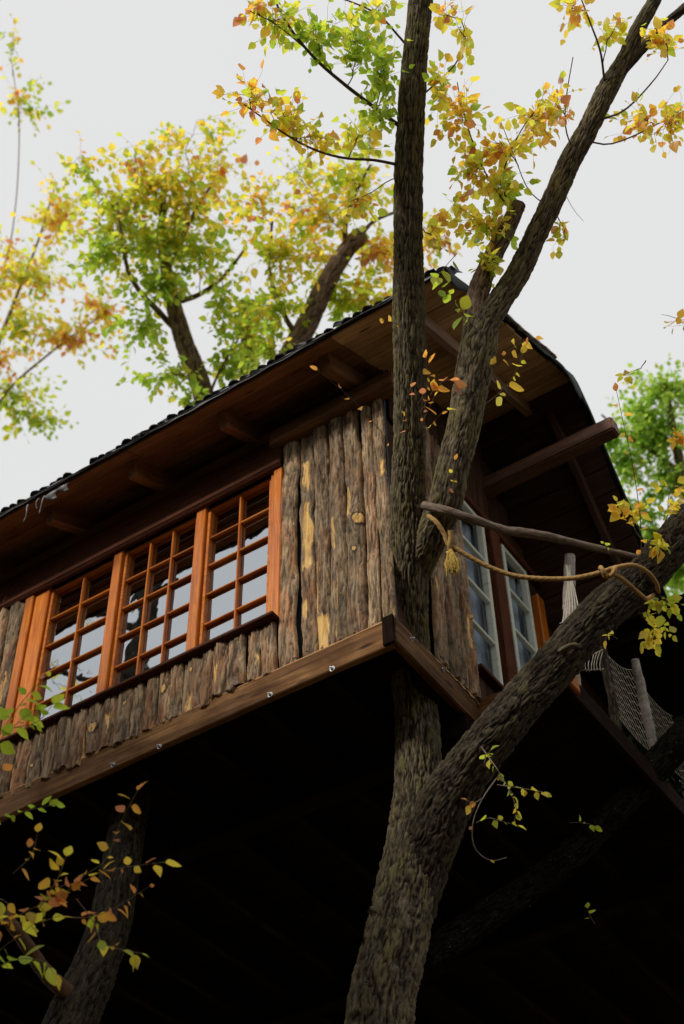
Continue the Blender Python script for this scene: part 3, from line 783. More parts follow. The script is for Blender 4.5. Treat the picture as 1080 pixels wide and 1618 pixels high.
YD = 6.6
yy = .12
while yy < YD:
    x1 = -.03 if yy < .95 else .52
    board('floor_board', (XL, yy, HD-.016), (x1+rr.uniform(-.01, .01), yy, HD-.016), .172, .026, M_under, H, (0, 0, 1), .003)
    yy += .178
for k in range(13):
    x = -.45 - k*.46
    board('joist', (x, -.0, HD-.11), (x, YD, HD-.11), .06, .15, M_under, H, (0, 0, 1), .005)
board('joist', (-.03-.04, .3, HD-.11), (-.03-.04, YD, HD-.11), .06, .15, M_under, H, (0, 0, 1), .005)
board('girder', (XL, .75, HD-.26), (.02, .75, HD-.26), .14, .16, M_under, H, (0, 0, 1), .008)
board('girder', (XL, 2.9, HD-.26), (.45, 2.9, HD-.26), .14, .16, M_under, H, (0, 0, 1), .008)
board('balcony_beam', (-.05, .885, HD-.05), (.56, .885, HD-.05), .045, .13, M_rim, H, (0, 0, 1), .006, label='outer beam of the side balcony')
board('balcony_beam', (.545, .90, HD-.05), (.545, YD, HD-.05), .045, .15, M_under, H, (0, 0, 1), .006)
board('balcony_beam', (.565, .86, HD-.04), (.565, 1.02, HD-.04), .05, .12, M_frame, H, (0, 0, 1), .006, label='beam end at the balcony corner, its lit orange painted on')  # orange glow of the lit beam end given by the window wood colour
# rear lean-to roof, a dark underside seen beyond the limb
for k in range(7):
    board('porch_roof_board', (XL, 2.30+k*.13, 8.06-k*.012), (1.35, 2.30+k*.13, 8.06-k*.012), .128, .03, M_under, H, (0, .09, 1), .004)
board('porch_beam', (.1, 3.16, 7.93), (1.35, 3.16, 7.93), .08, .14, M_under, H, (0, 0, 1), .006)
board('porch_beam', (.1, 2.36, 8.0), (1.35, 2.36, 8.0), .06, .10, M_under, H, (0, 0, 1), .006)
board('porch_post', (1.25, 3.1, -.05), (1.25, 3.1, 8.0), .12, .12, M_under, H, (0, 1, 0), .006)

# ------------------------------------------------------------------ leaves
def leaf_template(seed):
    r = random.Random(seed); st = [0, .12, .32, .55, .78, 1.0]; wd = [.0, .22, .36, .33, .18, .0]
    V = []; droop = r.uniform(.05, .28); fold = r.uniform(.10, .3); cur = r.uniform(-.1, .1); cup = r.uniform(-.1, .15)
    for i, (s, w) in enumerate(zip(st, wd)):
        z = -droop*s*s; yc = cur*s*s
        V.append((s, yc, z))
        if 0 < i < 5:
            w2 = w*(1+r.uniform(-.12, .12)); V.append((s+.02, yc+w2, z+w2*fold+cup*w2*s)); V.append((s-.02, yc-w2, z+w2*fold-cup*w2*s))
    # petiole included as first segment
    V = np.array(V)
    mid = [0, 1, 4, 7, 10, 13]; Lf = [None, 2, 5, 8, 11, None]; Rt = [None, 3, 6, 9, 12, None]
    T = []
    for i in range(5):
        a, b_ = mid[i], mid[i+1]
        for S, fl in ((Lf, 0), (Rt, 1)):
            p, q = S[i], S[i+1]
            for tri in ([(a, b_, q)] if p is None else ([(a, b_, p)] if q is None else [(a, b_, q), (a, q, p)])):
                T.append(tri if not fl else tri[::-1])
    # petiole: a thin sliver
    n = len(V); V = np.vstack([V, [(-.18, .0, .05), (-.18, .02, .05), (0, .012, 0)]]); T.append((n, n+1, 0)); T.append((n+1, n+2, 0))
    return V, np.array(T)
LT = [leaf_template(s) for s in range(8)]
def orient(d, nrm):
    d = d/np.linalg.norm(d, axis=1)[:, None]; y = np.cross(nrm, d); y /= np.linalg.norm(y, axis=1)[:, None]+1e-9; z = np.cross(d, y)
    return np.stack([d, y, z], -1)     # (n,3,3) columns
def leaf_arrays(pos, R, size, hue):
    VV = []; TT = []; HH = []; base = 0; k = np.arange(len(pos)) % 8
    for q in range(8):
        ix = np.where(k == q)[0]
        if not len(ix): continue
        v, t = LT[q]; W = np.einsum('nij,vj->nvi', R[ix], v)*size[ix][:, None, None] + pos[ix][:, None, :]
        VV.append(W.reshape(-1, 3)); TT.append((t[None]+ (np.arange(len(ix))*len(v))[:, None, None] + base).reshape(-1, 3)); HH.append(np.repeat(hue[ix], len(v)))
        base += len(ix)*len(v)
    return np.vstack(VV), np.vstack(TT), np.concatenate(HH)
LME = None
class Crown:
    """collects twigs and leaves of one tree"""
    def __init__(s, seed): s.P = []; s.D = []; s.N = []; s.S = []; s.Hu = []; s.tw = []; s.rg = np.random.default_rng(seed)
    def twig(s, a, b_, r0, r1, sag=.0, n=7, wig=.05):
        a = np.array(a, float); b_ = np.array(b_, float); L_ = np.linalg.norm(b_-a); t = np.linspace(0, 1, n)[:, None]
        off = s.rg.normal(0, wig*L_, (n, 3))*np.sin(t*np.pi); off = (off + np.roll(off, 1, 0))/2; off[0] = 0
        bend = s.rg.normal(0, 1, 3); bend /= np.linalg.norm(bend)
        P = a + (b_-a)*t + off + bend*L_*.10*np.sin(t*np.pi); P[:, 2] -= sag*L_*(t[:, 0]**2)
        s.tw.append((P, np.linspace(r0, r1, n))); return P
    def leaves(s, P, n, size, hue, hs=.12, t0=.15, droop=.5):
        L_ = len(P)-1
        for i in range(n):
            t = t0 + (1-t0)*(i+s.rg.uniform(0, .6))/n; t = min(t, .999)*L_; k = int(t); f = t-k
            p = P[k]*(1-f)+P[k+1]*f; d = P[k+1]-P[k]; d = d/(np.linalg.norm(d)+1e-9)
            side = np.cross(d, s.rg.normal(0, 1, 3)+np.array([0, 0, 1.2])); side /= np.linalg.norm(side)+1e-9
            if i % 2: side = -side
            dd = d*.6 + side*s.rg.uniform(.6, 1.1) + np.array([0, 0, -droop*s.rg.uniform(.2, 1.4)]) + s.rg.normal(0, .25, 3)
            if i == n-1: dd = d + np.array([0, 0, -droop*.4])
            nn = np.array([0, 0, 1.]) + s.rg.normal(0, .55, 3)
            sz = size*s.rg.choice([.5, .75, .9, 1.0, 1.1, 1.3])*s.rg.uniform(.85, 1.12)
            s.P.append(p + dd/np.linalg.norm(dd)*sz*.18); s.D.append(dd); s.N.append(nn); s.S.append(sz); s.Hu.append(hue + s.rg.normal(0, hs))
    def cluster(s, px, py, z, rx, ry, n, size, hue, start=None, hs=.14, nl=8, rz=None, tl=.30, tr=.0035):
        """n leafy twigs spread through an ellipsoid round a surveyed point, fed by a branchlet from start"""
        c = at(px, py, z); Rx = rx*z/FPX; Ry = ry*z/FPX; Rz = rz or (Rx+Ry)*.5
        if start is None: start = c - ROT[0]*0 + ROT[1]*Ry
        start = np.array(start)
        P0 = s.twig(start, c + (c-start)*.15, tr*1.6, tr*.5, 0, 10, .04)
        for i in range(n):
            q = s.rg.normal(0, 1, 3); q *= (s.rg.uniform(0, 1)**.45)/np.linalg.norm(q)
            e = c + ROT[0]*q[0]*Rx + ROT[1]*q[1]*Ry + ROT[2]*q[2]*Rz
            # twig comes from a random spot of the branchlet
            k = s.rg.integers(3, 10); o = P0[k]
            v = e-o; d = np.linalg.norm(v); ln = tl*s.rg.uniform(.7, 1.3)
            if d > ln*1.7:
                mid = o + v*(1 - ln/d); s.twig(o, mid, tr*.6, tr*.35, 0, 5, .05); o = mid
            Pt = s.twig(o, e, tr*.4, tr*.18, .08, 7, .05)
            lh = hue + s.rg.normal(0, hs*.7)
            s.leaves(Pt, int(nl*s.rg.uniform(.7, 1.3)), size, lh, hs*.6)
    def build(s, parent, lm_attr, lm_obj, twm, nobj=300, tk=5, twname='twig', foname='foliage'):
        global LME
        VV = []; QQ = []; base = 0
        for P, R in s.tw:
            V, Q = tube(P, R, tk, None, False); VV.append(V); QQ.append(Q+base); base += len(V)
        if VV: put(twname, npmesh(twname, np.vstack(VV), np.vstack(QQ)), twm, parent, kind='stuff' if len(s.tw) > 6 else None)
        if not s.P: return
        P = np.array(s.P); R = orient(np.array(s.D), np.array(s.N)); S = np.array(s.S); Hu = np.clip(np.array(s.Hu), 0, 1)
        v = (P-CAM) @ ROT.T; ins = (np.abs(v[:, 0]/v[:, 2]*FPX) < 545) & (np.abs(v[:, 1]/v[:, 2]*FPX) < 815)
        fac = np.abs(np.einsum('ni,ni->n', R[:, :, 2], (P-CAM)/np.linalg.norm(P-CAM, axis=1)[:, None]))
        score = S/v[:, 2]*(.3+fac)*ins; order = np.argsort(-score)
        pick = order[:nobj] if len(order) > nobj else order; pick = pick[score[pick] > 0] if len(order) > nobj else pick
        rest = np.setdiff1d(np.arange(len(P)), pick)
        if LME is None:
            LME = [npmesh('leaf', v_, t_, True) for v_, t_ in LT]
        key = lm_obj.name
        if key not in LMC: LMC[key] = [m.copy() for m in LME]; [m.materials.append(lm_obj) for m in LMC[key]]
        for i in pick:
            M = Matrix([[R[i][r][c]*S[i] for c in range(3)]+[P[i][r]] for r in range(3)]+[[0, 0, 0, 1]])
            put('leaf', LMC[key][i % 8], None, parent, M, color=(float(Hu[i]), 0, 0, 1))
        if len(rest):
            V, T, Hh = leaf_arrays(P[rest], R[rest], S[rest], Hu[rest])
            put(foname, npmesh(foname, V, T, True, {'hue': Hh}), lm_attr, parent, kind='stuff')
LMC = {}

# ------------------------------------------------------------------ the forked tree growing through the deck corner
def pp(lst): return [at(*q[:3]) for q in lst], [q[3]*q[2]/FPX for q in lst]
def dA(py): return float(np.interp(py, [0, 500, 985, 1060, 1120, 1200, 1400, 1600], [8.62, 8.36, 8.12, 8.06, 7.98, 7.82, 7.40, 6.95]))
MT = thing('forked_tree', 'mossy forked autumn tree growing up through the deck corner', 'tree', (-.9, .35, 0))
A = [(600, 1600, dA(1600), 54), (622, 1500, dA(1500), 52), (643, 1400, dA(1400), 48), (656, 1300, dA(1300), 42), (660, 1200, dA(1200), 36), (657, 1120, dA(1120), 33), (649, 1040, dA(1040), 32), (645, 985, dA(985), 32),
     (645, 900, dA(900), 32), (644, 800, dA(800), 29), (646, 700, dA(700), 26), (647, 600, dA(600), 25), (646, 500, dA(500), 24.5), (645, 380, dA(380), 23.5), (646, 250, dA(250), 22.5), (653, 120, dA(120), 20.5), (664, 0, dA(0), 18.5), (672, -120, dA(-120), 17), (690, -400, dA(-400), 12)]
P, R = pp(A); P = [np.array([-1.0, .62, -.1]), np.array([-.86, .60, 1.6]), np.array([-.66, .58, 3.4])] + P; R = [.30, .22, .18] + R
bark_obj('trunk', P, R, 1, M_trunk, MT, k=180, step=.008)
B = [(646, 960, 8.22, 16), (654, 915, 8.19, 22), (668, 875, 8.15, 26), (687, 835, 8.11, 28), (705, 787, 8.06, 27), (720, 720, 8.10, 26), (730, 684, 8.13, 26), (744, 610, 8.2, 28), (756, 545, 8.26, 29), (768, 505, 8.3, 22), (786, 480, 8.33, 20), (818, 433, 8.38, 18), (840, 385, 8.42, 17.5), (873, 318, 8.48, 17.5), (898, 260, 8.52, 17.5), (927, 207, 8.56, 16.5), (958, 144, 8.62, 16.5), (988, 91, 8.68, 13), (1010, 43, 8.72, 12), (1034, 0, 8.76, 10.5), (1070, -90, 8.85, 9), (1130, -260, 9.0, 6)]
P, R = pp(B); bark_obj('trunk', P, R, 2, M_trunk, MT, k=150, step=.008)
B2 = [(752, 560, 8.28, 20), (750, 510, 8.32, 20), (754, 467, 8.36, 17), (769, 424, 8.4, 14.5), (792, 378, 8.45, 14), (812, 338, 8.48, 12.5), (820, 322, 8.5, 11)]
P, R = pp(B2); bark_obj('broken_stub', P, R, 3, M_bgbark, MT, k=72, step=.011, lump=.1)
B1b = [(972, 125, 8.64, 8), (1005, 88, 8.66, 8), (1046, 43, 8.7, 7.5), (1082, 12, 8.72, 7), (1130, -30, 8.8, 5)]
P, R = pp(B1b); bark_obj('branch', P, R, 4, M_limb, MT, k=40, step=.015)
D = [(650, 1480, 7.28, 26), (662, 1400, 7.40, 38), (684, 1320, 7.50, 46), (712, 1255, 7.54, 43), (744, 1208, 7.56, 38), (785, 1157, 7.6, 36), (829, 1104, 7.7, 35), (876, 1053, 7.8, 35), (912, 1008, 7.88, 34), (950, 968, 7.98, 34), (990, 932, 8.08, 32), (1030, 897, 8.16, 31), (1075, 845, 8.25, 30), (1140, 760, 8.4, 27), (1250, 600, 8.7, 20)]
P, R = pp(D); bark_obj('limb', P, R, 5, M_limb, MT, k=170, step=.007)
D2 = [(625, 1535, 7.15, 16), (690, 1500, 7.4, 26), (780, 1440, 7.8, 23), (880, 1370, 8.1, 23), (960, 1290, 8.5, 24), (1020, 1228, 8.8, 25), (1080, 1165, 9.0, 26), (1180, 1070, 9.3, 24)]
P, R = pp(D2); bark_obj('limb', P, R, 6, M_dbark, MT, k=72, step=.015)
# pale broken branch scar on the limb, knots on the lower trunk
def knot(px, py, z, r, ax, mat, parent, name='branch_scar', ln=.05):
    p = at(px, py, z); ax = np.array(ax, float); ax /= np.linalg.norm(ax)
    P = [p-ax*.04, p, p+ax*ln*.6, p+ax*ln]; bark_obj(name, P, [r*1.3, r*1.15, r, r*.85], int(px), mat, parent, k=28, step=.008, amp=.12)
knot(576, 1487, 7.12, .022, (-.5, -.8, .1), M_trunk, MT, ln=.012); knot(586, 1438, 7.22, .016, (-.5, -.8, .2), M_trunk, MT, ln=.012); knot(577, 1555, 6.92, .018, (-.3, -.9, .1), M_trunk, MT, ln=.012)
sc = [at(884, 1030, 7.70), at(893, 1024, 7.69), at(905, 1020, 7.70), at(918, 1022, 7.75)]
bark_obj('branch_scar', sc, [.013, .018, .018, .010], 77, M_trunk, MT, k=24, step=.008, amp=.1)

CR = Crown(5)
def br(lst, r0, r1, n=None):
    P = np.array([at(*q) for q in lst]); p, r, t = smooth_path(P, np.linspace(r0, r1, len(P)), .05); CR.tw.append((p, r)); return p
b1 = br([(640, 205, 8.53), (620, 191, 8.5), (585, 165, 8.45), (540, 130, 8.4), (500, 95, 8.35), (462, 50, 8.3), (436, 5, 8.3), (420, -40, 8.3)], .015, .006)
b1b = br([(505, 98, 8.35), (470, 66, 8.3), (430, 35, 8.25), (395, 18, 8.2)], .006, .003)
b2 = br([(640, 263, 8.5), (622, 259, 8.45), (590, 253, 8.4), (545, 250, 8.35), (500, 238, 8.3), (455, 215, 8.25), (420, 190, 8.2), (385, 165, 8.2)], .011, .004)
b3 = br([(645, 75, 8.6), (625, 52, 8.6), (600, 25, 8.55), (560, 5, 8.5), (520, -8, 8.5)], .008, .004)
b4 = br([(640, 278, 8.5), (615, 285, 8.4), (585, 305, 8.3), (555, 318, 8.3)], .004, .002)
b5 = br([(668, 150, 8.6), (690, 130, 8.5), (720, 100, 8.45), (735, 60, 8.4), (728, 30, 8.4)], .006, .003)
b6 = br([(812, 330, 8.48), (795, 300, 8.4), (800, 255, 8.35), (830, 195, 8.3), (860, 160, 8.3)], .006, .003)
b7 = br([(806, 330, 8.48), (790, 310, 8.4), (765, 270, 8.35), (745, 220, 8.3), (730, 170, 8.3), (722, 130, 8.3)], .006, .003)
b8 = br([(905, 240, 8.5), (893, 200, 8.45), (895, 150, 8.4), (905, 90, 8.4)], .005, .003)
b9 = br([(955, 130, 8.6), (948, 80, 8.5), (930, 30, 8.5), (915, -10, 8.5)], .008, .004)
b10 = br([(945, 190, 8.55), (985, 175, 8.5), (1030, 130, 8.45), (1055, 95, 8.45)], .008, .003)
b11 = br([(925, 222, 8.55), (960, 228, 8.5), (1000, 215, 8.45), (1050, 190, 8.45), (1090, 170, 8.4)], .006, .003)
b12 = br([(870, 330, 8.5), (835, 300, 8.4), (810, 240, 8.35), (790, 190, 8.3)], .004, .002)
br([(890, 300, 8.5), (905, 330, 8.4), (922, 350, 8.35)], .002, .001)
S_ = .060
for (px, py, z, rx, ry, n, hue, st) in [
    (440, 30, 8.3, 60, 38, 9, .42, b1b[6]), (500, 50, 8.35, 60, 45, 11, .18, b1[-14]), (560, 65, 8.4, 55, 50, 12, .16, b1[8]), (605, 110, 8.4, 35, 70, 13, .14, b1[4]), (400, 8, 8.2, 30, 14, 4, .7, b1b[-2]),
    (395, 155, 8.2, 55, 38, 7, .76, b2[-2]), (450, 185, 8.25, 60, 42, 9, .62, b2[-8]), (500, 215, 8.3, 45, 35, 6, .55, b2[14]), (565, 215, 8.4, 45, 40, 5, .45, b2[7]), (600, 190, 8.4, 22, 40, 5, .15, b1[3]),
    (600, 15, 8.5, 45, 22, 5, .4, b3[5]), (560, 315, 8.3, 45, 22, 4, .6, b4[-2]),
    (700, 150, 8.45, 22, 70, 7, .42, b5[3]), (727, 50, 8.4, 16, 60, 4, .48, b5[-3]), (700, 20, 8.4, 35, 15, 3, .72, b5[-1]),
    (730, 190, 8.3, 38, 60, 8, .66, b7[-3]), (748, 270, 8.35, 45, 50, 11, .52, b7[6]), (790, 290, 8.35, 45, 45, 10, .42, b6[3]), (795, 230, 8.35, 50, 42, 9, .66, b12[6]),
    (845, 190, 8.3, 40, 50, 9, .62, b6[-3]), (880, 165, 8.35, 35, 45, 6, .70, b8[4]), (770, 360, 8.4, 45, 40, 8, .48, at(795, 345, 8.46)), (725, 330, 8.4, 35, 45, 4, .66, at(780, 370, 8.43)), (690, 380, 8.4, 18, 40, 3, .7, at(665, 360, 8.5)),
    (905, 15, 8.45, 35, 25, 5, .70, b9[-3]), (975, 40, 8.6, 35, 25, 4, .5, b9[2]), (1045, 55, 8.5, 35, 30, 6, .68, b10[-1]), (1010, 185, 8.45, 50, 32, 6, .70, b11[8]), (1055, 200, 8.4, 35, 50, 9, .66, b11[-4]),
    (890, 370, 8.4, 25, 22, 2, .65, at(870, 325, 8.5)), (770, 420, 8.35, 28, 30, 5, .42, at(778, 405, 8.4))]:
    CR.cluster(px, py, z, rx*1.35, ry*1.35, int(n*3.6), S_*.97, hue-.05, st, .22, 4, tl=.30, tr=.0026, rz=.4)
# epicormic sprays in front of the roof and wall
def spray(pts, nl, size, hue, hs=.12, r0=.0025, crown=None, t0=.2):
    c = crown or CR; P = np.array([at(*q) for q in pts]); p, r, t = smooth_path(P, np.linspace(r0, r0*.45, len(P)), .03); c.tw.append((p, r)); c.leaves(p, nl, size, hue, hs, t0, .6)
spray([(722, 400, 8.2), (700, 425, 8.1), (690, 440, 8.0)], 3, .08, .2)
spray([(752, 520, 8.15), (725, 490, 8.0), (705, 460, 7.95), (688, 436, 7.9)], 12, .085, .25, .25)
spray([(660, 640, 8.0), (678, 600, 7.95), (672, 560, 7.9)], 7, .065, .78)
spray([(665, 650, 8.0), (690, 610, 7.9), (712, 600, 7.85), (722, 612, 7.85)], 10, .062, .85)
spray([(662, 680, 8.0), (680, 640, 7.9), (690, 618, 7.9)], 4, .05, .8)
spray([(668, 690, 8.0), (695, 655, 7.9), (712, 645, 7.85)], 5, .068, .72)
spray([(645, 705, 8.0), (640, 640, 7.9), (655, 600, 7.85)], 5, .045, .88)
spray([(765, 640, 8.05), (800, 610, 7.9), (818, 580, 7.85), (826, 552, 7.85)], 9, .078, .55)
spray([(775, 585, 8.1), (800, 560, 7.95), (825, 540, 7.9), (850, 533, 7.9)], 8, .065, .75)
spray([(700, 790, 7.9), (712, 760, 7.85), (720, 720, 7.85)], 4, .045, .75)
spray([(618, 706, 7.9), (600, 680, 7.75), (560, 635, 7.65), (520, 600, 7.6), (490, 575, 7.6)], 7, .042, .78, .08, .002, t0=.05)
spray([(640, 520, 8.0), (622, 510, 7.95), (600, 505, 7.9)], 3, .04, .7)
spray([(655, 1330, 6.75), (635, 1340, 6.7), (615, 1330, 6.65), (608, 1350, 6.65)], 0, .03, .8, .1, .0016)
spray([(628, 1330, 6.7), (640, 1350, 6.6), (665, 1358, 6.6), (690, 1345, 6.6)], 0, .03, .8, .1, .0014)
# low yellow spray on pale twigs in front of the limb
LT_ = Crown(9)
spray([(760, 1180, 7.1), (785, 1215, 7.0), (800, 1240, 6.95), (815, 1262, 6.95)], 9, .045, .38, .15, .003, LT_)
spray([(790, 1222, 7.0), (762, 1262, 6.95), (747, 1300, 6.9), (750, 1340, 6.9), (775, 1360, 6.9), (800, 1355, 6.9)], 3, .03, .8, .1, .0035, LT_, .0)
spray([(752, 1300, 6.9), (770, 1292, 6.88), (800, 1300, 6.85), (822, 1305, 6.85)], 6, .042, .42, .2, .002, LT_)
spray([(785, 1240, 6.95), (820, 1245, 6.9), (850, 1250, 6.9), (868, 1255, 6.9)], 8, .040, .42, .15, .002, LT_)
spray([(760, 1262, 6.95), (745, 1270, 6.9), (735, 1262, 6.9)], 4, .042, .85, .1, .002, LT_)
spray([(765, 1205, 7.0), (768, 1195, 7.0), (775, 1185, 7.0)], 5, .042, .4, .1, .002, LT_)
spray([(800, 1240, 6.95), (815, 1275, 6.9), (812, 1300, 6.9)], 7, .042, .42, .15, .002, LT_)
LT_.build(MT, M_leafa, M_leafo, M_twig_pale, 300, twname='pale_twig')
# leaves round the right-hand limb
spray([(1012, 915, 8.0), (1012, 830, 8.0), (1000, 740, 8.0), (985, 670, 8.0), (972, 610, 8.0)], 14, .050, .76, .1, .003, t0=.1)
for (px, py, z, rx, ry, n, hue, st) in [(990, 795, 8.1, 45, 30, 6, .62, at(1012, 850, 8.0)), (1060, 780, 8.1, 25, 40, 5, .6, at(1060, 860, 8.1)), (1050, 960, 8.3, 35, 35, 7, .45, at(1030, 915, 8.0)), (1035, 1000, 8.6, 40, 35, 8, .5, at(1030, 915, 8.0)),
    (1055, 500, 8.6, 30, 40, 2, .72, at(1120, 520, 8.7)), (1045, 860, 8.0, 25, 20, 4, .5, at(1040, 880, 8.0)), (995, 590, 8.6, 18, 12, 1, .6, at(1020, 570, 8.7)), (1070, 690, 8.5, 15, 30, 3, .75, at(1110, 700, 8.6))]:
    CR.cluster(px, py, z, rx, ry, n, .055, hue, st, .12, 6, tl=.2, tr=.0025)
spray([(962, 875, 7.8), (955, 860, 7.75), (950, 855, 7.75)], 3, .045, .22)
spray([(975, 1010, 7.7), (960, 1000, 7.65), (955, 1020, 7.65)], 4, .05, .55)
spray([(900, 1300, 8), (925, 1300, 8), (945, 1308, 8)], 4, .045, .3); spray([(940, 1460, 7.6), (930, 1445, 7.6), (928, 1430, 7.6)], 3, .045, .3)
CR.build(MT, M_leafa, M_leafo, M_twig, 296)

# ------------------------------------------------------------------ handrail branch, rope, posts, net
p = [at(668, 798, 7.98), at(700, 806, 7.9), at(750, 822, 7.9), at(800, 838, 7.95), at(850, 845, 8.0), at(900, 856, 8.05), at(950, 868, 8.1), at(1012, 882, 8.15)]
V, Q, cav = bark_tube(p, [.024, .026, .026, .024, .027, .021, .020, .017], 31, k=40, step=.010, amp=.05, lump=.12)
o = put('branch_handrail', npmesh('branch_handrail', V, Q, True, {'cav': cav}), plain('dry_branch_wood', (.21, .155, .12), .75, .2, sc=25, amt=.6, bump=.003))
o['label'] = 'bare crooked branch used as a handrail from trunk to limb'; o['category'] = 'handrail'

def rope_mesh(P, r, pitch=.035, k=14, step=.006, strands=3):
    p, rr_, t = smooth_path(P, [r]*len(P), step)
    th = np.linspace(0, 2*np.pi, k, endpoint=False)
    d = r*.22*np.abs(np.sin((th[None]*strands/2 + t[:, None]/pitch*np.pi)))
    return tube(p, rr_*.9, k, d)
RP = thing('rope', 'tan rope tied between trunk and limb with a yellow frayed tassel', 'rope', tuple(at(714, 880, 7.85)))
Pr = [at(676, 815, 7.86), at(690, 826, 7.80), at(702, 845, 7.78), at(708, 860, 7.76), at(722, 868, 7.74), at(745, 882, 7.72), at(775, 897, 7.70), at(810, 909, 7.68), at(850, 914, 7.66), at(900, 914, 7.64), at(935, 908, 7.62), at(955, 902, 7.60)]
V, Q = rope_mesh(Pr, .0125); put('rope_line', npmesh('rope_line', V, Q), M_rope, RP)
loopA = [at(955, 902, 7.60), at(975, 896, 7.62), at(1000, 893, 7.66), at(1022, 903, 7.74), at(1036, 920, 7.86), at(1040, 935, 8.05)]
loopB = [at(958, 906, 7.60), at(975, 910, 7.62), at(995, 925, 7.68), at(1010, 938, 7.76), at(1021, 946, 7.88), at(1032, 940, 8.05)]
for lp in (loopA, loopB): V, Q = rope_mesh(lp, .0115); put('rope_loop', npmesh('rope_loop', V, Q), M_rope, RP)
c = at(960, 904, 7.58); kp = []
for i in range(30):
    a = i/29*4*math.pi; kp.append(c + ROT[0]*(.042*math.sin(a*.5)*.9) + ROT[1]*(.024*math.cos(a)) + ROT[2]*(.026*math.sin(a)))
V, Q = rope_mesh(kp, .012, step=.004); put('knot', npmesh('knot', V, Q), M_rope, RP, label='knot of rope on top of the limb')
c = at(712, 871, 7.74); kp = [c + ROT[0]*(.020*math.cos(a)) + ROT[2]*(.020*math.sin(a)) + ROT[1]*(.006*a/3) for a in np.linspace(0, 9, 26)]
V, Q = rope_mesh(kp, .007, step=.004); put('knot', npmesh('knot', V, Q), M_tassel, RP, label='small yellow knot above the tassel')
VV = []; QQ = []; base = 0; rg = np.random.default_rng(4)
top = at(711, 868, 7.74)
for i in range(110):
    a = rg.uniform(0, 6.28); f = rg.uniform(0, 1)**.5; ln = rg.uniform(.14, .185)
    pts = []
    for s_ in np.linspace(0, 1, 7):
        w = (.010 + .034*min(1, s_*1.5)**1.2 * (1 if s_ < .8 else .9))*f; pts.append(top + np.array([math.cos(a+s_*.6)*w, math.sin(a+s_*.6)*w, -ln*s_]) + rg.normal(0, .0022, 3))
    V, Q = tube(np.array(pts), np.full(7, .0016), 4, None, False); VV.append(V); QQ.append(Q+base); base += len(V)
put('tassel', npmesh('tassel', np.vstack(VV), np.vstack(QQ)), M_tassel, RP, kind='stuff', label='yellow frayed tassel')
V, Q = rope_mesh([at(711, 838, 7.76), at(712, 850, 7.75), at(710, 862, 7.74), at(711, 872, 7.74)], .013, .03); put('rope_end', npmesh('rope_end', V, Q), M_rope, RP, label='orange brown doubled rope end above the tassel')

def log_post(pts, label, seed, mat=M_grey, cat='post'):
    P, R = pp(pts); V, Q, cav = bark_tube(P, R, seed, k=36, step=.012, amp=.05, lump=.14)
    o = put('log_post', npmesh('log_post', V, Q, True, {'cav': cav}), mat); o['label'] = label; o['category'] = cat; o['group'] = 'log posts along the balcony edge'; return o
log_post([(908, 1104, 8.55, 11), (906, 1060, 8.65, 11), (903, 1000, 8.8, 12.5), (900, 950, 8.93, 10.5), (899, 905, 9.05, 8.5), (900, 878, 9.12, 8)], 'pale grey log post behind the limb with cord wrapped round it, tallest of the posts', 41)
log_post([(977, 1186, 8.75, 6.5), (970, 1120, 8.9, 8), (958, 1060, 9.05, 8), (947, 1012, 9.2, 8)], 'dark forked log post between the grey posts', 42, M_limb)
log_post([(1034, 1188, 9.1, 7), (1024, 1140, 9.2, 8), (1014, 1095, 9.3, 7.5), (1003, 1043, 9.42, 6.5)], 'mottled grey log post in front of the rope net', 43)
log_post([(1041, 1262, 9.0, 4.5), (1038, 1235, 9.05, 5), (1034, 1190, 9.1, 5)], 'thin pale post foot under the net', 44)
# cords wrapped round the first post
def cord(name, pts, r, mat, parent):
    P = np.array(pts); p, rr_, t = smooth_path(P, [r]*len(P), .03); V, Q = tube(p, rr_, 6, None, False); return V, Q
def cords(name, lines, r, mat, label=None, cat=None, parent=None, kind=None):
    VV = []; QQ = []; base = 0
    for ln in lines:
        V, Q = cord(name, ln, r, mat, parent); VV.append(V); QQ.append(Q+base); base += len(V)
    o = put(name, npmesh(name, np.vstack(VV), np.vstack(QQ)), mat, parent)
    if label: o['label'] = label
    if cat: o['category'] = cat
    if kind: o['kind'] = kind
    return o
rg = np.random.default_rng(8)
lines = [[at(895+rg.uniform(-3, 6), 893, 8.98), at(896+i*2.2, 930, 8.86), at(888+i*5.5, 965+rg.uniform(0, 20), 8.72), at(884+i*7, 985, 8.7)] for i in range(6)]
cords('post_cord', lines, .0028, M_net, 'pale cords bound round the tallest grey log post', 'cord')
def net(c00, c10, c01, c11, nu, nv, sag, name, label, r=.0017):
    """diamond net over a bilinear patch"""
    def S(u, v):
        p = (c00*(1-u)*(1-v)+c10*u*(1-v)+c01*(1-u)*v+c11*u*v).copy(); p[2] -= sag*math.sin(math.pi*u)*(1-.5*v); return p
    lines = []
    for i in range(nv+1): lines.append([S(u, i/nv) + (0 if i in (0, nv) else .012)*np.array([0, 0, math.sin(u*nu*math.pi)]) for u in np.linspace(0, 1, nu*2+1)])
    for i in range(-nv, nu+1):
        a = []; 
        for k in range(0, nv*2+1):
            v = k/(nv*2); u = (i + k*.5)/nu
            if 0 <= u <= 1: a.append(S(u, v))
        if len(a) > 2: lines.append(a)
    return cords(name, lines, r, M_net, label, 'net')
net(at(955, 1030, 9.15), at(1001, 1058, 9.4), at(975, 1130, 8.95), at(1030, 1190, 9.1), 9, 9, .05, 'rope_net', 'pale rope net strung between the dark and mottled log posts')
net(at(1008, 1075, 9.4), at(1062, 1132, 9.8), at(1032, 1180, 9.15), at(1085, 1235, 9.6), 9, 8, .05, 'rope_net', 'fine rope net hanging right of the mottled grey log post')
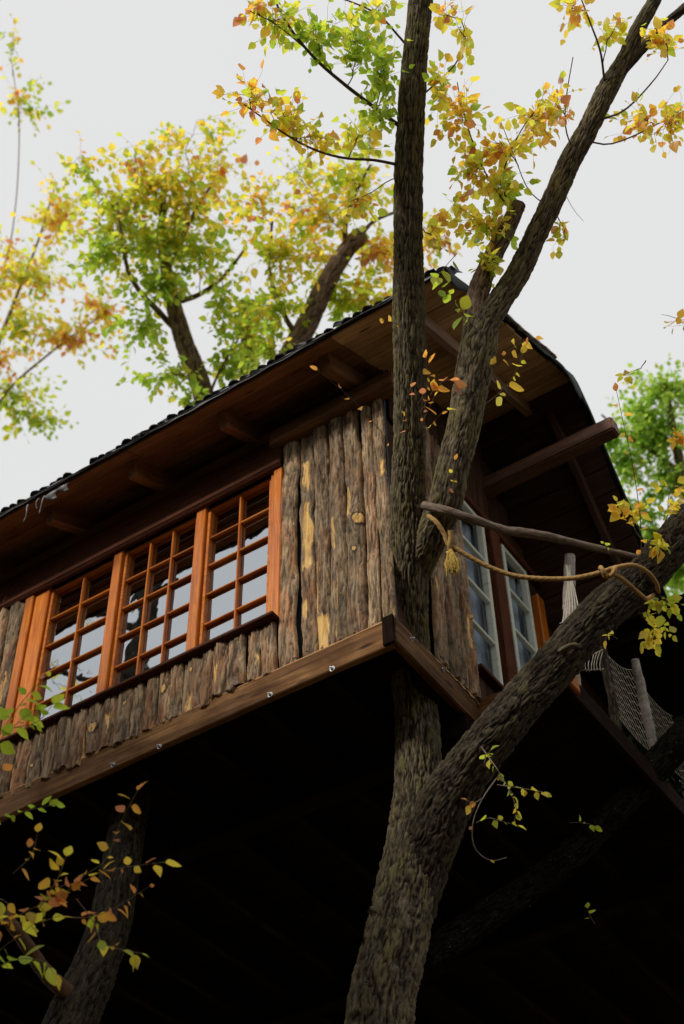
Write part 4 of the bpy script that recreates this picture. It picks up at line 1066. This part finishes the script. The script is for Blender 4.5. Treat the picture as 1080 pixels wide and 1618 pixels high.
# short hanging net end with loose loops
lines = []
for i in range(8):
    x = 917 + i*4.6; lines.append([at(x+3, 1031-abs(i-4)*.8, 8.5), at(x-1+rg.uniform(-1, 1), 1045, 8.48), at(x-2, 1058, 8.46), at(x+2, 1063+rg.uniform(-2, 2), 8.45), at(x+4, 1056, 8.46)])
lines.append([at(918, 1045, 8.5), at(930, 1036, 8.48), at(945, 1030, 8.48), at(952, 1026, 8.5)])
cords('net_end', lines, .0026, M_net, 'short fringe of pale net loops hanging below the limb', 'net')
cords('guy_cord', [[at(915, 1090, 8.5), at(940, 1122, 8.7), at(965, 1148, 8.8), at(1000, 1190, 9.0), at(1040, 1235, 9.2), at(1090, 1290, 9.4)]], .004, M_net, 'thin cord along the balcony edge below the net', 'cord')

# ------------------------------------------------------------------ dark supporting tree, lower left
ST = thing('support_tree', 'dark rough tree trunk holding up the deck at lower left', 'tree', (-2.6, -.4, 0))
E_ = [(100, 1650, 7.3, 42), (118, 1600, 7.45, 40), (148, 1535, 7.68, 37), (172, 1460, 7.95, 34), (188, 1385, 8.22, 31), (200, 1315, 8.5, 29)]
P, R = pp(E_); P = P + [np.array([P[-1][0]-.03, P[-1][1]+.06, 6.69])]; R = R + [R[-1]]; d0 = P[0]-P[2]; d0 /= -d0[2]; g0 = P[0] + d0*P[0][2]*.5*np.array([.6, .6, 2.0]); 
P = [np.array([g0[0], g0[1], -.1]), (np.array([g0[0], g0[1], -.1])+P[0])/2] + P; R = [.24, .17] + R
ST.location = (float(P[0][0]), float(P[0][1]), 0); WM[ST] = Matrix.Translation(Vector((float(P[0][0]), float(P[0][1]), 0)))
bark_obj('trunk', P, R, 51, M_limb, ST, k=90, step=.013)
P, R = pp([(135, 1590, 7.5, 15), (95, 1560, 7.4, 13), (65, 1528, 7.3, 12), (40, 1490, 7.2, 11), (0, 1440, 7.1, 9), (-60, 1380, 7.0, 7)])
bark_obj('limb', P, R, 52, plain('bare_brown_limb', (.16, .09, .05), .8, .2, sc=20, amt=.5), ST, k=36, step=.02)

# foreground leafy branches, lower left, a little out of focus
FB = thing('foreground_sapling', 'slender sapling with pink, green and orange leaves close to the camera at lower left', 'sapling', (.2, -3.2, 0))
FC = Crown(21)
def dF(z): return z
base = at(-160, 1700, 5.9); b0 = np.array([base[0], base[1], 0.0]); FB.location = tuple(b0); WM[FB] = Matrix.Translation(Vector(b0))
P = [b0, b0*[1, 1, 0]+np.array([.03, 0, base[2]*.5]), base, at(-110, 1520, 6.0), at(-70, 1350, 6.1), at(-60, 1180, 6.2)]
bark_obj('trunk', P, [.035, .03, .022, .016, .011, .007], 61, M_limb, FB, k=24, step=.03)
for pts, nl, sz, hue, hs in [
    ([(-80, 1240, 6.1), (0, 1168, 6.0), (30, 1140, 6.0), (60, 1118, 6.0)], 9, .055, .22, .12),
    ([(0, 1160, 6.0), (30, 1115, 6.0), (55, 1085, 6.0), (75, 1065, 6.0)], 8, .05, .35, .3),
    ([(20, 1150, 6.0), (60, 1140, 6.0), (85, 1110, 6.0)], 6, .055, .15, .1),
    ([(-60, 1300, 6.2), (0, 1290, 6.2), (45, 1280, 6.2), (92, 1270, 6.2)], 9, .036, .12, .08),
    ([(-60, 1230, 6.2), (-10, 1225, 6.2), (5, 1215, 6.2)], 4, .04, .9, .1),
    ([(-90, 1500, 6.0), (0, 1462, 5.9), (60, 1430, 5.8), (110, 1405, 5.8), (160, 1378, 5.8), (200, 1370, 5.8), (262, 1362, 5.8)], 18, .045, .72, .2),
    ([(60, 1430, 5.8), (90, 1390, 5.8), (105, 1350, 5.8)], 7, .055, .55, .15),
    ([(110, 1405, 5.8), (130, 1385, 5.8), (165, 1360, 5.8), (190, 1300, 5.8), (222, 1240, 5.8)], 8, .05, .78, .12),
    ([(90, 1448, 5.9), (130, 1450, 5.9), (170, 1440, 5.8), (240, 1398, 5.8)], 9, .045, .82, .1),
    ([(-60, 1460, 6.0), (10, 1455, 5.9), (50, 1460, 5.9), (95, 1447, 5.9)], 9, .055, .5, .2),
    ([(-80, 1560, 6.0), (0, 1500, 5.9), (40, 1470, 5.9), (60, 1455, 5.9)], 8, .055, .4, .2),
    ([(-80, 1560, 6.0), (-10, 1530, 5.9), (30, 1515, 5.9), (70, 1520, 5.9), (90, 1545, 5.9)], 9, .06, .3, .2),
    ([(-60, 1420, 6.0), (0, 1420, 5.9), (15, 1430, 5.9)], 5, .05, .65, .2),
    ([(120, 1420, 5.8), (150, 1460, 5.8), (160, 1490, 5.8), (190, 1500, 5.8), (232, 1508, 5.8)], 8, .045, .5, .25),
    ([(20, 1380, 5.8), (50, 1350, 5.8), (60, 1310, 5.8)], 4, .045, .75, .1),
    ([(60, 1436, 5.8), (95, 1400, 5.8), (120, 1395, 5.8)], 8, .045, .92, .08)]:
    spray(pts, int(nl*1.5), sz*1.15, hue, hs, .0022, FC, .15)
FC.build(FB, M_leafa, M_leafo, M_twig_pale, 300)

# ------------------------------------------------------------------ background trees
def bgtree(name, label, stems, clusters, seed, lm=M_leafa, lo=M_leafo, size=.07, cat='tree', nobj=300, group='trees around the treehouse', bark=None, tl=.5, nl=8, twm=None, foot=None, mul=3.3, dh=0.):
    P0, R0 = pp(stems[0]); ft = foot if foot is not None else (float(P0[0][0]+.4), float(P0[0][1]+.3))
    T = thing(name, label, cat, (ft[0], ft[1], 0), group)
    for i, st in enumerate(stems):
        P, R = pp(st)
        if i == 0: P = [np.array([ft[0], ft[1], -.2]), np.array([ft[0]*.6+P[0][0]*.4, ft[1]*.6+P[0][1]*.4, P[0][2]*.5])] + P; R = [R[0]*2.0, R[0]*1.4] + R
        rm = max(R); bark_obj('trunk' if i == 0 else 'branch', P, R, seed+i, bark or M_bgbark, T, k=48 if rm > .05 else 14, step=.03 if rm > .05 else .06)
    C_ = Crown(seed)
    for (px, py, z, rx, ry, n, hue, sx, sy) in clusters:
        C_.cluster(px, py, z, rx*1.65, ry*1.55, int(n*mul*.9), size*.95, max(.05, hue+.02+dh), at(sx, sy, z), .24, nl, tl=tl*1.6, tr=.004)
    C_.build(T, lm, lo, twm or M_twig, nobj, tk=4); return T
bgtree('autumn_tree', 'yellow green tree with a leaning dark trunk rising behind the middle of the roof', [
    [(330, 680, 15.5, 18), (322, 630, 15.5, 17), (308, 585, 15.5, 16), (290, 540, 15.5, 15), (276, 490, 15.5, 13), (263, 430, 15.5, 10), (256, 375, 15.5, 7), (258, 310, 15.5, 5)],
    [(276, 520, 15.5, 5), (250, 492, 15.4, 5), (222, 462, 15.3, 4), (203, 430, 15.2, 3.5), (192, 375, 15.1, 3), (185, 320, 15.1, 2)],
    [(287, 475, 15.5, 5), (315, 465, 15.6, 4), (350, 440, 15.6, 3), (388, 392, 15.6, 2)],
    [(262, 430, 15.5, 5), (285, 380, 15.5, 4), (310, 330, 15.5, 3), (335, 290, 15.5, 2)],
    [(325, 640, 15.5, 3), (345, 590, 15.2, 2), (385, 520, 15.2, 1.5)]],
    [(250, 290, 15.5, 100, 60, 30, .42, 258, 330), (190, 340, 15.3, 70, 70, 24, .30, 190, 370), (300, 320, 15.5, 75, 60, 26, .50, 300, 340), (250, 380, 15.5, 90, 60, 36, .22, 258, 380), (170, 400, 15.2, 60, 50, 16, .22, 200, 400), (320, 400, 15.5, 60, 55, 18, .26, 315, 460), (255, 450, 15.3, 55, 45, 20, .14, 262, 440), (215, 520, 15.2, 45, 50, 12, .10, 240, 490), (340, 260, 15.5, 50, 45, 10, .60, 320, 310), (215, 240, 15.4, 70, 35, 10, .52, 240, 300), (350, 480, 15.4, 40, 40, 10, .14, 350, 440), (270, 590, 15.2, 55, 35, 10, .12, 300, 600), (360, 560, 15.2, 30, 50, 7, .12, 345, 590), (310, 200, 15.5, 60, 25, 5, .6, 300, 280), (130, 260, 15.3, 30, 40, 5, .5, 180, 330), (300, 630, 15.0, 30, 15, 5, .1, 322, 640)],
    101, size=.085, mul=2.5, dh=-.05, tl=.5, foot=(-8.2, 7.2))
bgtree('autumn_tree', 'orange and yellow tree with a thick sawn off limb rising behind the roof', [
    [(440, 600, 15.0, 18), (458, 560, 15.0, 17.5), (483, 515, 15.0, 17), (505, 470, 15.0, 16), (528, 425, 15.0, 15), (550, 392, 15.0, 14), (566, 375, 15.0, 14.5), (572, 368, 15.0, 12)],
    [(548, 395, 15, 5), (545, 360, 15, 4), (560, 310, 15, 3), (585, 260, 15, 2)], [(470, 535, 15, 5), (440, 480, 14.9, 4), (425, 420, 14.9, 3), (430, 350, 14.8, 2)], [(560, 385, 15, 4), (590, 350, 15, 3), (640, 330, 15, 2)]],
    [(500, 330, 15.0, 80, 55, 24, .58, 545, 370), (560, 290, 15.0, 60, 50, 18, .50, 560, 320), (610, 400, 15.0, 45, 60, 18, .70, 575, 375), (500, 395, 15.3, 50, 45, 10, .62, 520, 430), (440, 400, 14.9, 60, 60, 22, .48, 430, 420), (430, 480, 14.9, 55, 50, 20, .40, 440, 480), (550, 470, 15.2, 70, 50, 24, .32, 510, 470), (420, 550, 14.8, 45, 45, 14, .30, 440, 520), (600, 480, 15.0, 30, 40, 10, .6, 560, 460), (470, 270, 15.0, 60, 35, 9, .5, 500, 320), (690, 370, 15.3, 30, 50, 8, .66, 640, 340), (400, 320, 14.8, 45, 45, 9, .6, 430, 370), (580, 210, 15, 40, 40, 6, .45, 580, 260), (500, 540, 15.4, 40, 20, 8, .2, 480, 530)],
    131, size=.085, mul=2.3, dh=-.12, tl=.5, foot=(-6.2, 9.0))
bgtree('pollard_stump', 'short upright stump with a few leaves between the two trunks behind the roof', [
    [(398, 640, 15.8, 14), (396, 590, 15.8, 14), (393, 540, 15.8, 13), (391, 500, 15.8, 13), (390, 474, 15.8, 12)]],
    [(390, 520, 15.6, 35, 45, 10, .30, 392, 540), (375, 580, 15.6, 35, 30, 8, .22, 394, 570)], 151, size=.085, nobj=80, foot=(-8.0, 8.8))
bgtree('far_tree', 'pale yellow tree far off at the left edge with thin slanting branches', [
    [(-70, 760, 21, 8), (-40, 640, 21, 6), (-10, 560, 21, 4), (25, 470, 21, 2.6), (60, 380, 21, 1.8), (85, 300, 21, 1.2)],
    [(-50, 720, 21, 3), (10, 620, 21, 2.2), (70, 565, 21, 1.8), (130, 520, 21, 1.4), (185, 480, 21, 1)],
    [(-30, 600, 21, 2), (-10, 480, 21, 1.4), (20, 360, 21, 1.), (30, 200, 21, .8), (20, 110, 21, .6)]],
    [(95, 330, 21, 45, 60, 14, .62, 70, 360), (60, 430, 21, 60, 60, 16, .52, 30, 460), (30, 520, 21, 55, 50, 12, .4, 10, 500), (110, 530, 21, 70, 35, 14, .62, 110, 535), (30, 620, 21, 60, 50, 14, .34, 10, 620), (160, 480, 21, 40, 30, 8, .66, 150, 505), (15, 430, 21, 30, 60, 8, .6, 0, 470), (40, 150, 21, 45, 40, 6, .45, 28, 200), (60, 665, 21, 45, 25, 7, .2, 10, 640), (0, 560, 21, 30, 40, 6, .7, -10, 560), (20, 60, 21, 30, 40, 2, .3, 20, 120)],
    161, size=.10, mul=3.7, dh=-.08, tl=.6, bark=M_twig_pale, twm=M_twig_pale, cat='tree', foot=(-16.5, 8.5))
bgtree('green_tree', 'fresh green tree far behind the right edge of the roof', [
    [(1110, 1050, 19, 16), (1100, 900, 19, 13), (1085, 780, 19, 10), (1065, 690, 19, 7), (1050, 600, 19, 4)],
    [(1090, 760, 19, 5), (1040, 720, 19, 4), (990, 690, 19, 2.5), (950, 655, 19, 1.5)], [(1098, 880, 19, 5), (1060, 850, 19, 4), (1000, 830, 19, 2.5)]],
    [(1060, 610, 19, 60, 35, 26, .35, 1055, 640), (1040, 680, 19, 65, 45, 40, .25, 1060, 700), (1010, 650, 19, 35, 30, 12, .32, 1010, 700), (985, 730, 19, 40, 40, 22, .25, 1000, 700), (1060, 760, 19, 50, 35, 22, .30, 1070, 740), (1010, 800, 19, 40, 25, 12, .22, 1030, 840), (1020, 850, 19, 50, 30, 20, .28, 1030, 850), (1070, 900, 19, 45, 50, 30, .35, 1080, 880), (965, 690, 19, 20, 25, 6, .3, 970, 680), (1075, 1090, 17, 60, 40, 26, .3, 1100, 1050)],
    171, M_leafg, M_leafo, .075, nobj=0, tl=.55, nl=12, foot=(-.5, 14.5))
bgtree('understory_tree', 'shaded yellow green bush in the dark gap beside the rope net', [
    [(1130, 1300, 12.5, 12), (1110, 1200, 12.5, 10), (1080, 1100, 12.5, 7), (1060, 1020, 12.5, 4)]],
    [(1040, 1020, 12.3, 50, 35, 16, .9, 1060, 1040), (1070, 1080, 12.5, 40, 30, 12, .8, 1080, 1090), (1050, 1150, 11, 70, 35, 40, .3, 1090, 1130), (1040, 1210, 11, 80, 45, 44, .2, 1100, 1190), (985, 1130, 11, 40, 50, 26, .2, 1090, 1150), (1070, 1270, 11, 50, 50, 30, .2, 1100, 1250)],
    181, M_leafd, M_leafo, .06, mul=3.5, nobj=0, tl=.35, nl=12, bark=M_limb, foot=(.5, 6.5))
# a tree standing to the left of the camera whose limbs show in the window glass
RT = [(-6.0, -6.5)]
def front_tree():
    T = thing('leaning_tree', 'tall tree in front of the treehouse whose limbs are mirrored in the window panes', 'tree', (-5.6, -3.4, 0), 'trees around the treehouse')
    C_ = Crown(301)
    tp = [(-5.6, -3.4, -.1), (-5.5, -3.4, 3), (-5.3, -3.3, 6), (-5.2, -3.2, 9), (-5.0, -3.2, 12), (-4.9, -3.2, 15)]
    bark_obj('trunk', tp, [.26, .22, .19, .16, .12, .07], 311, M_limb, T, k=36, step=.06)
    rg = np.random.default_rng(77)
    for i in range(5):
        z = 8.0 + i*.9; a = np.array([-5.2, -3.2, z]); az = rg.uniform(1.3, 4.3); ln = rg.uniform(1.6, 3.0)
        e = a + np.array([math.cos(az)*ln, math.sin(az)*ln*.6, ln*.65]); m = (a+e)/2 + rg.normal(0, .12, 3)
        bark_obj('branch', [a, m, e], [.05, .035, .012], 320+i, M_limb, T, k=12, step=.08)
        for j in range(6):
            s0 = m*(1-j/6)+e*(j/6); d = rg.normal(0, .5, 3); P = C_.twig(s0, s0+d, .008, .003); 
            for q in range(3):
                d2 = rg.normal(0, .3, 3); P2 = C_.twig(P[3+q], P[3+q]+d2, .004, .002); C_.leaves(P2, 7, .07, .35, .2)
    C_.build(T, M_leafa, M_leafo, M_twig, 0)
front_tree()
def wood_and_shade_trees():
    rg = np.random.default_rng(55); P = []; D = []; N = []; S = []; Hu = []; VV = []; QQ = []; base = 0
    cs = []
    for i in range(46):
        a = rg.uniform(0, 2*math.pi); r = rg.uniform(22, 34); cs.append((math.cos(a)*r, math.sin(a)*r, rg.uniform(7, 10.0)))
    for (dx, dy, h) in ((-5.5, -12.5, 11), (-2.2, -13.5, 11), (-9.5, -10.5, 11), (1.5, -14.5, 11), (2.2, 11.5, 14.5), (4.5, 10, 14), (.2, 12.5, 14.5), (6.5, 8, 13.5), (3.2, 8.5, 11.5), (-12.5, -5.5, 10.5), (5.5, -14, 11), (9.5, -11, 10.5), (-13, -10, 11)): cs.append((dx, dy, h))  # added crowns: front ones cut sun and low sky, rear ones fill a gap
    for (x, y, h) in cs:
        p, r_, t = smooth_path([(x, y, -.2), (x+rg.normal(0, .3), y, h*.5), (x+rg.normal(0, .5), y+rg.normal(0, .5), h*.9)], [.22, .17, .05], .8)
        V, Q = tube(p, r_, 8, None, False); VV.append(V); QQ.append(Q+base); base += len(V)
        n = 420; q = rg.normal(0, 1, (n, 3)); q *= (rg.uniform(0, 1, (n, 1))**.4)/np.linalg.norm(q, axis=1)[:, None]
        q = q*[2.6, 2.6, h*.40] + [x, y, h*.60]; P.append(q); D.append(rg.normal(0, 1, (n, 3))); N.append(rg.normal(0, 1, (n, 3))+[0, 0, .6]); S.append(rg.uniform(.35, .75, n)); Hu.append(rg.uniform(.0, .7, n))
    for (x, y, h) in ((-3.2, -5.2, 10.2), (-5.0, -4.6, 9.8), (-4.2, -5.9, 10.6), (-2.2, -5.6, 9.6), (-1.2, -6.6, 9.4), (.3, -7.2, 9.0), (1.6, -7.6, 9.2), (3.0, -7.9, 9.0), (4.5, -7.4, 8.8), (5.9, -6.4, 8.6), (-6.8, -4.2, 9.2), (-8.6, -3.6, 9.0), (6.8, -4.6, 8.0), (-3.6, -7.4, 10.6), (2.3, -9.2, 9.8), (-.4, -8.8, 9.8)):  # unseen thicket added to keep sun and sky off the lower trunks
        p, r_, t = smooth_path([(x, y, -.2), (x+rg.normal(0, .15), y, h*.5), (x, y, h*.85)], [.09, .07, .02], .6)
        V, Q = tube(p, r_, 7, None, False); VV.append(V); QQ.append(Q+base); base += len(V)
        n = 3000; q = rg.normal(0, 1, (n, 3)); q *= (rg.uniform(0, 1, (n, 1))**.4)/np.linalg.norm(q, axis=1)[:, None]
        q = q*[1.15+(h > 12.9)*.8, 1.15+(h > 12.9)*.8, h*.36] + [x, y, h*.64]; P.append(q); D.append(rg.normal(0, 1, (n, 3))); N.append(rg.normal(0, 1, (n, 3))+[0, 0, .6]); S.append(rg.uniform(.24, .42, n)); Hu.append(rg.uniform(.0, .7, n))
    P = np.vstack(P); R3 = orient(np.vstack(D), np.vstack(N)); qv = np.array([(0, 0, 0), (.5, .32, .06), (1, 0, -.08), (.5, -.32, .06)])
    V = (np.einsum('nij,vj->nvi', R3, qv)*np.concatenate(S)[:, None, None] + P[:, None, :]).reshape(-1, 3); T = np.arange(len(V)).reshape(-1, 4); Hh = np.repeat(np.concatenate(Hu), 4)
    put('wood_with_shade_crowns', npmesh('wood_with_shade_crowns', V, T, True, {'hue': Hh}), M_leafd, kind='stuff')['label'] = 'dense wood all round the clearing, with crowns added to shade the lower trunks'
    o = put('wood_and_shade_trunks', npmesh('wood_and_shade_trunks', np.vstack(VV), np.vstack(QQ)), M_twig, kind='stuff'); o['label'] = 'many trunks of the wood and of the added shade trees'
wood_and_shade_trees()
print('objects', len(bpy.data.objects), 'tris', sum(len(o.data.loops)-2*len(o.data.polygons) for o in bpy.data.objects if o.type == 'MESH'))
